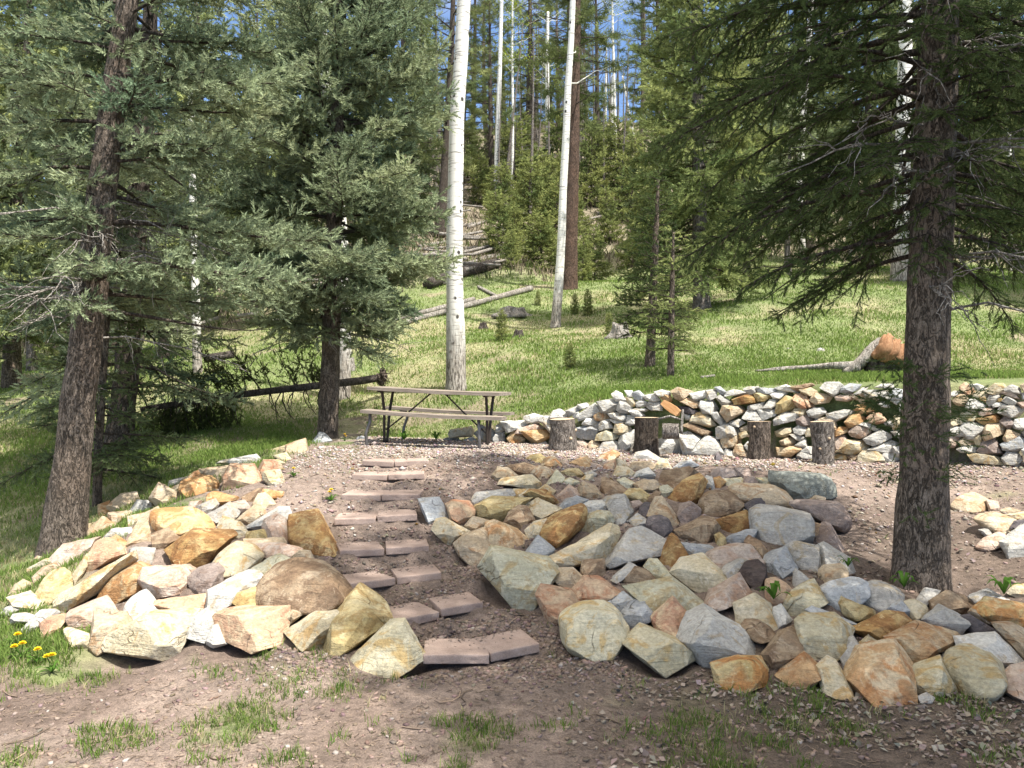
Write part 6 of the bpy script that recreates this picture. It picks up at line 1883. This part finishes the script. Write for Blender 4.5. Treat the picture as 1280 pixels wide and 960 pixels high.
def bits(name, x, y, rng, size, c, flat=(.45, .8), sink=.25, box=False, zs=None):
    keep = off_blocks(x, y) if zs is None else np.ones(len(x), bool)
    x, y, size, c = x[keep], y[keep], size[keep], c[keep]
    n = len(x)
    B, F0 = (CUB, CUF) if box else (OCT, OCF)
    k = len(B)
    V = B[None] * rng.uniform(.6, 1.3, (n, k, 3)) * size[:, None, None]
    V[:, :, 2] *= rng.uniform(*flat, (n, 1))
    V[:, :, 0] *= rng.uniform(.8, 1.5, (n, 1))
    a = rng.uniform(0, 6.283, n); ca, sa = np.cos(a)[:, None], np.sin(a)[:, None]
    X = V[:, :, 0] * ca - V[:, :, 1] * sa; Y = V[:, :, 0] * sa + V[:, :, 1] * ca
    tl = rng.normal(size=(n, 1)) * .3
    Z = V[:, :, 2] + X * tl
    Zg = look(GZ, x, y) if zs is None else zs
    P = np.stack([X + x[:, None], Y + y[:, None], Z + (Zg + size * .5 * (1 - 2 * sink))[:, None]], -1).reshape(-1, 3)
    F = (F0[None] + (np.arange(n) * k)[:, None, None]).reshape(-1, F0.shape[1])
    o = link(name, mesh_np(name, P, F, M_BITS, np.repeat(np.clip(c, .01, .7), k, 0)))
    tag(o, None, None, None, 'stuff')
# pale gravel of the terrace
x, y, rng = scatter(110000, 6.0, 11.2, 1.0, 330, 1440, 4)
g = look(GN, x, y); pl = look(PILE, x, y)
ok = (y < yw(x) + .05) & (g < .45) & (pl < .15) & (rng.random(len(x)) < sstep(7.2, 8.9, y + 1.2 * (vn(x * 1.6, y * 1.6, 12) - .5)) * .95 + .05) & ((x > -2.4))
x, y = x[ok], y[ok]
n = len(x)
c = np.array([.32, .265, .225]) + rng.normal(size=(n, 1)) * .085 + rng.normal(size=(n, 3)) * .018
bits('gravel', x, y, rng, rng.gamma(3, .0028, n) + .0035, c)
# crumbs of soil and stones on the path and in front
x, y, rng = scatter(90000, 2.8, 8.6, 1.1, -60, 1380, 5)
g = look(GN, x, y); pl = look(PILE, x, y)
stepz = sstep(-1.9, -1.2, x) * sstep(1.0, .5, x) * sstep(3.9, 4.4, y)
ok = (g < .5) & (pl < .5) & (rng.random(len(x)) < .07 + .8 * stepz)
x, y = x[ok], y[ok]; n = len(x)
c = np.array([.225, .17, .14]) * rng.uniform(.55, 1.3, (n, 1)) + rng.normal(size=(n, 3)) * .008
c = np.where((rng.random(n) < .035)[:, None], np.array([.34, .30, .27]) * rng.uniform(.7, 1.2, (n, 1)), c)
bits('dirt_crumbs', x, y, rng, np.minimum(rng.gamma(2.0, .0032, n) + .0028, .013 + .006 * rng.random(n) * (y > 4.3)), c, (.5, .9), .35, True)
# soil kicked onto the treads
xs, ys, zs = [], [], []
for bl in [o_ for o_ in COL.objects if o_.name.startswith('paving_block')]:
    hx = max(v_.co.x for v_ in bl.data.vertices)
    for _ in range(50):
        p_ = bl.matrix_world @ Vector((rng.uniform(-hx + .01, hx - .01), .285 - min(.27, rng.exponential(.05)), .055))
        xs.append(p_.x); ys.append(p_.y); zs.append(p_.z - .002)
n = len(xs)
bits('tread_dirt', np.array(xs), np.array(ys), rng, rng.gamma(2.0, .0016, n) + .002, np.array([.25, .195, .16]) * rng.uniform(.6, 1.3, (n, 1)), (.5, .9), .3, True, np.array(zs))
# dry leaves under the spruce side
x, y, rng = scatter(30000, 2.7, 7.2, 1.3, 480, 1460, 7)
den = np.where(y < 4.7, sstep(.0, 1.0, x) * .9, np.exp(-((x - 3.1) ** 2 + (y - 5.6) ** 2) / 1.6)) * (look(PILE, x, y) < .4)
den *= sstep(.25, .6, vn(x * 2.2, y * 2.2, 13))
ok = rng.random(len(x)) < den * .36
x, y = x[ok], y[ok]; n = len(x)
s = rng.uniform(.008, .021, n)
a = rng.uniform(0, 6.283, n)
e1 = np.stack([np.cos(a), np.sin(a), rng.normal(size=n) * .35], -1) * s[:, None]
e2 = np.stack([-np.sin(a), np.cos(a), rng.normal(size=n) * .35], -1) * (s * rng.uniform(.5, .9, n))[:, None]
b = np.stack([x, y, look(GZ, x, y) + .008 + .006 * rng.random(n)], -1)
upv = np.zeros((n, 3)); upv[:, 2] = s * rng.uniform(.0, .5, n)
V = np.stack([b - e1, b - e2 + upv, b + e1, b + e2 + upv], 1).reshape(-1, 3)
i = np.arange(n)[:, None] * 4
c = np.array([.21, .18, .15]) * rng.uniform(.45, 1.5, (n, 1)) + rng.normal(size=(n, 3)) * .012
o = link('leaf_litter', mesh_np('leaf_litter', V, np.vstack([i + np.array([0, 1, 2]), i + np.array([0, 2, 3])]), M_BITS, np.repeat(np.clip(c, .03, .6), 4, 0)))
tag(o, None, None, None, 'stuff')
# fallen twigs and needles on the bare dirt
x, y, rng = scatter(9000, 2.7, 9.5, 1.3, -60, 1400, 9)
ok = (look(GN, x, y) < .7) & (look(PILE, x, y) < .3)
x, y = x[ok], y[ok]; n = len(x)
big = rng.random(n) < .012
L = np.where(big, rng.uniform(.06, .22, n), rng.uniform(.012, .04, n)); w = np.where(big, .0035, .0016)
a = rng.uniform(0, 6.283, n)
s7 = np.linspace(-.5, .5, 4)
bend = rng.normal(size=n) * .12
paths = np.stack([x[:, None] + np.cos(a)[:, None] * L[:, None] * s7 - np.sin(a)[:, None] * (bend * L)[:, None] * s7 ** 2 * 4, y[:, None] + np.sin(a)[:, None] * L[:, None] * s7 + np.cos(a)[:, None] * (bend * L)[:, None] * s7 ** 2 * 4, np.zeros((n, 4))], -1)
paths[..., 2] = look(GZ, paths[..., 0].ravel(), paths[..., 1].ravel()).reshape(n, 4) + w[:, None] + .003
V, q = fast_tubes(paths, np.repeat(w[:, None], 4, 1), 3)
c = np.array([.20, .15, .11]) * rng.uniform(.4, 1.7, (n, 1))
o = link('twig_litter', mesh_np('twig_litter', V, q, M_BITS, np.repeat(c, 12, 0)))
tag(o, None, None, None, 'stuff')
# low brush and twigs on the wooded slope
x, y, rng = scatter(15000, 22, 80, 1.2, -160, 1440, 8)
ok = look(FOREST, x, y) > rng.random(len(x))
x, y = x[ok], y[ok]; n = len(x)
c = np.where((rng.random(n) < .45)[:, None], np.array([.09, .12, .04]), np.array([.24, .20, .15])) * rng.uniform(.6, 1.3, (n, 1))
blades('undergrowth', x, y, rng, rng.uniform(.15, .55, n), np.full(n, .05), c, 5, np.full(n, .25), .9)

# ---------------------------------------------------------------- dandelions and weeds
def leaf_strip(bm, L, w, az, rise, mi):
    d = Vector((math.cos(az), math.sin(az), 0)); s = Vector((-d.y, d.x, 0))
    prev = None
    for k in range(6):
        t = k / 5
        c = d * L * t + Vector((0, 0, rise * math.sin(t * 2.4) + .004))
        ww = w * math.sin(math.pi * min(.97, .12 + .85 * t)) * (1 if k % 2 else .72)
        row = [bm.verts.new(c + s * ww), bm.verts.new(c + Vector((0, 0, -.002))), bm.verts.new(c - s * ww)]
        if prev:
            for j in (0, 1):
                f = bm.faces.new((prev[j], prev[j + 1], row[j + 1], row[j])); f.material_index = mi
        prev = row
def dandelion(u, v, label, n_fl=1, seed=0, loc=None, size=1.0):
    p = hit(u, v) if loc is None else loc
    e = empty('dandelion', (p.x, p.y, zt(p.x, p.y)))
    tag(e, label, 'dandelion', 'yellow dandelions around the pale pile')
    r = random.Random(seed)
    bm = bmesh.new()
    for i in range(9): leaf_strip(bm, r.uniform(.05, .10), .009, i * .7 + r.random() * .4, r.uniform(.015, .05), 0)
    bm_obj('leaves', bm, M_WEED, e)
    for i in range(n_fl):
        h = r.uniform(.06, .10) * size; dx, dy = (r.uniform(-.04, .04), r.uniform(-.04, .04)) if i else (0, 0)
        V, q, t = tube([(0, 0, 0), (dx * .5, dy * .5, h * .6), (dx, dy, h)], [.0025] * 3, 6)
        st_ = link('stem', mesh_np('stem', V, [q, t], M_WEED), e)
        bm = bmesh.new()
        for ring, (rr, zz, m) in enumerate(((.021, .0, 22), (.016, .005, 18), (.009, .009, 12))):
            for j in range(m):
                a = j / m * 6.283 + ring * .3
                d = Vector((math.cos(a), math.sin(a), .25 + .25 * ring)); s = Vector((-d.y, d.x, 0)) * .0032
                b0 = Vector((0, 0, zz))
                bm.faces.new([bm.verts.new(b0 - s * .5), bm.verts.new(b0 + s * .5), bm.verts.new(b0 + d * rr + s), bm.verts.new(b0 + d * rr - s)])
        bm_obj('flower', bm, M_YEL, e, (dx, dy, h))
dandelion(22, 808, 'dandelion in the grass below the rust-red cube rock, topmost of that bunch', 1, 1)
dandelion(28, 822, 'dandelion with two heads in the grass, between its single neighbours', 2, 2)
dandelion(47, 829, 'dandelion with one open head beside the largest dandelion', 1, 3)
dandelion(65, 840, 'largest dandelion with two bright heads near the upright tan slab', 2, 4, None, 1.1)
dandelion(414, 626, 'dandelion with two heads growing in bare soil beside the sixth step', 2, 5)
dandelion(367, 596, 'dandelion growing at the rim of the pale rocks, high on the bank', 1, 6)
dandelion(431, 552, 'dandelion by the foot of the full spruce near the picnic table', 2, 7)
def weed(u, v, label, L, n, seed):
    p = hit(u, v)
    r = random.Random(seed)
    bm = bmesh.new()
    for i in range(n): leaf_strip(bm, L * r.uniform(.7, 1.1), L * .14, i * 6.283 / n + r.random(), L * r.uniform(.5, 1.0), 0)
    o = bm_obj('weed', bm, M_WEED, None, (p.x, p.y, zt(p.x, p.y) + .06))
    tag(o, label, 'weed')
weed(967, 757, 'broad-leaved green weed sprouting beside the flat cream rock', .12, 7, 1)
weed(505, 556, 'leafy dock weed spreading under the picnic table', .13, 9, 2)
weed(545, 556, 'low dark-leaved weed between the table and the wall', .12, 8, 3)
weed(1060, 718, 'small green weed between grey stones at the hollow', .08, 7, 4)
weed(1130, 744, 'green weed at the foot of the thick spruce trunk', .10, 9, 5)
weed(1255, 745, 'green weed behind the yellow and orange streaked slab', .12, 9, 6)
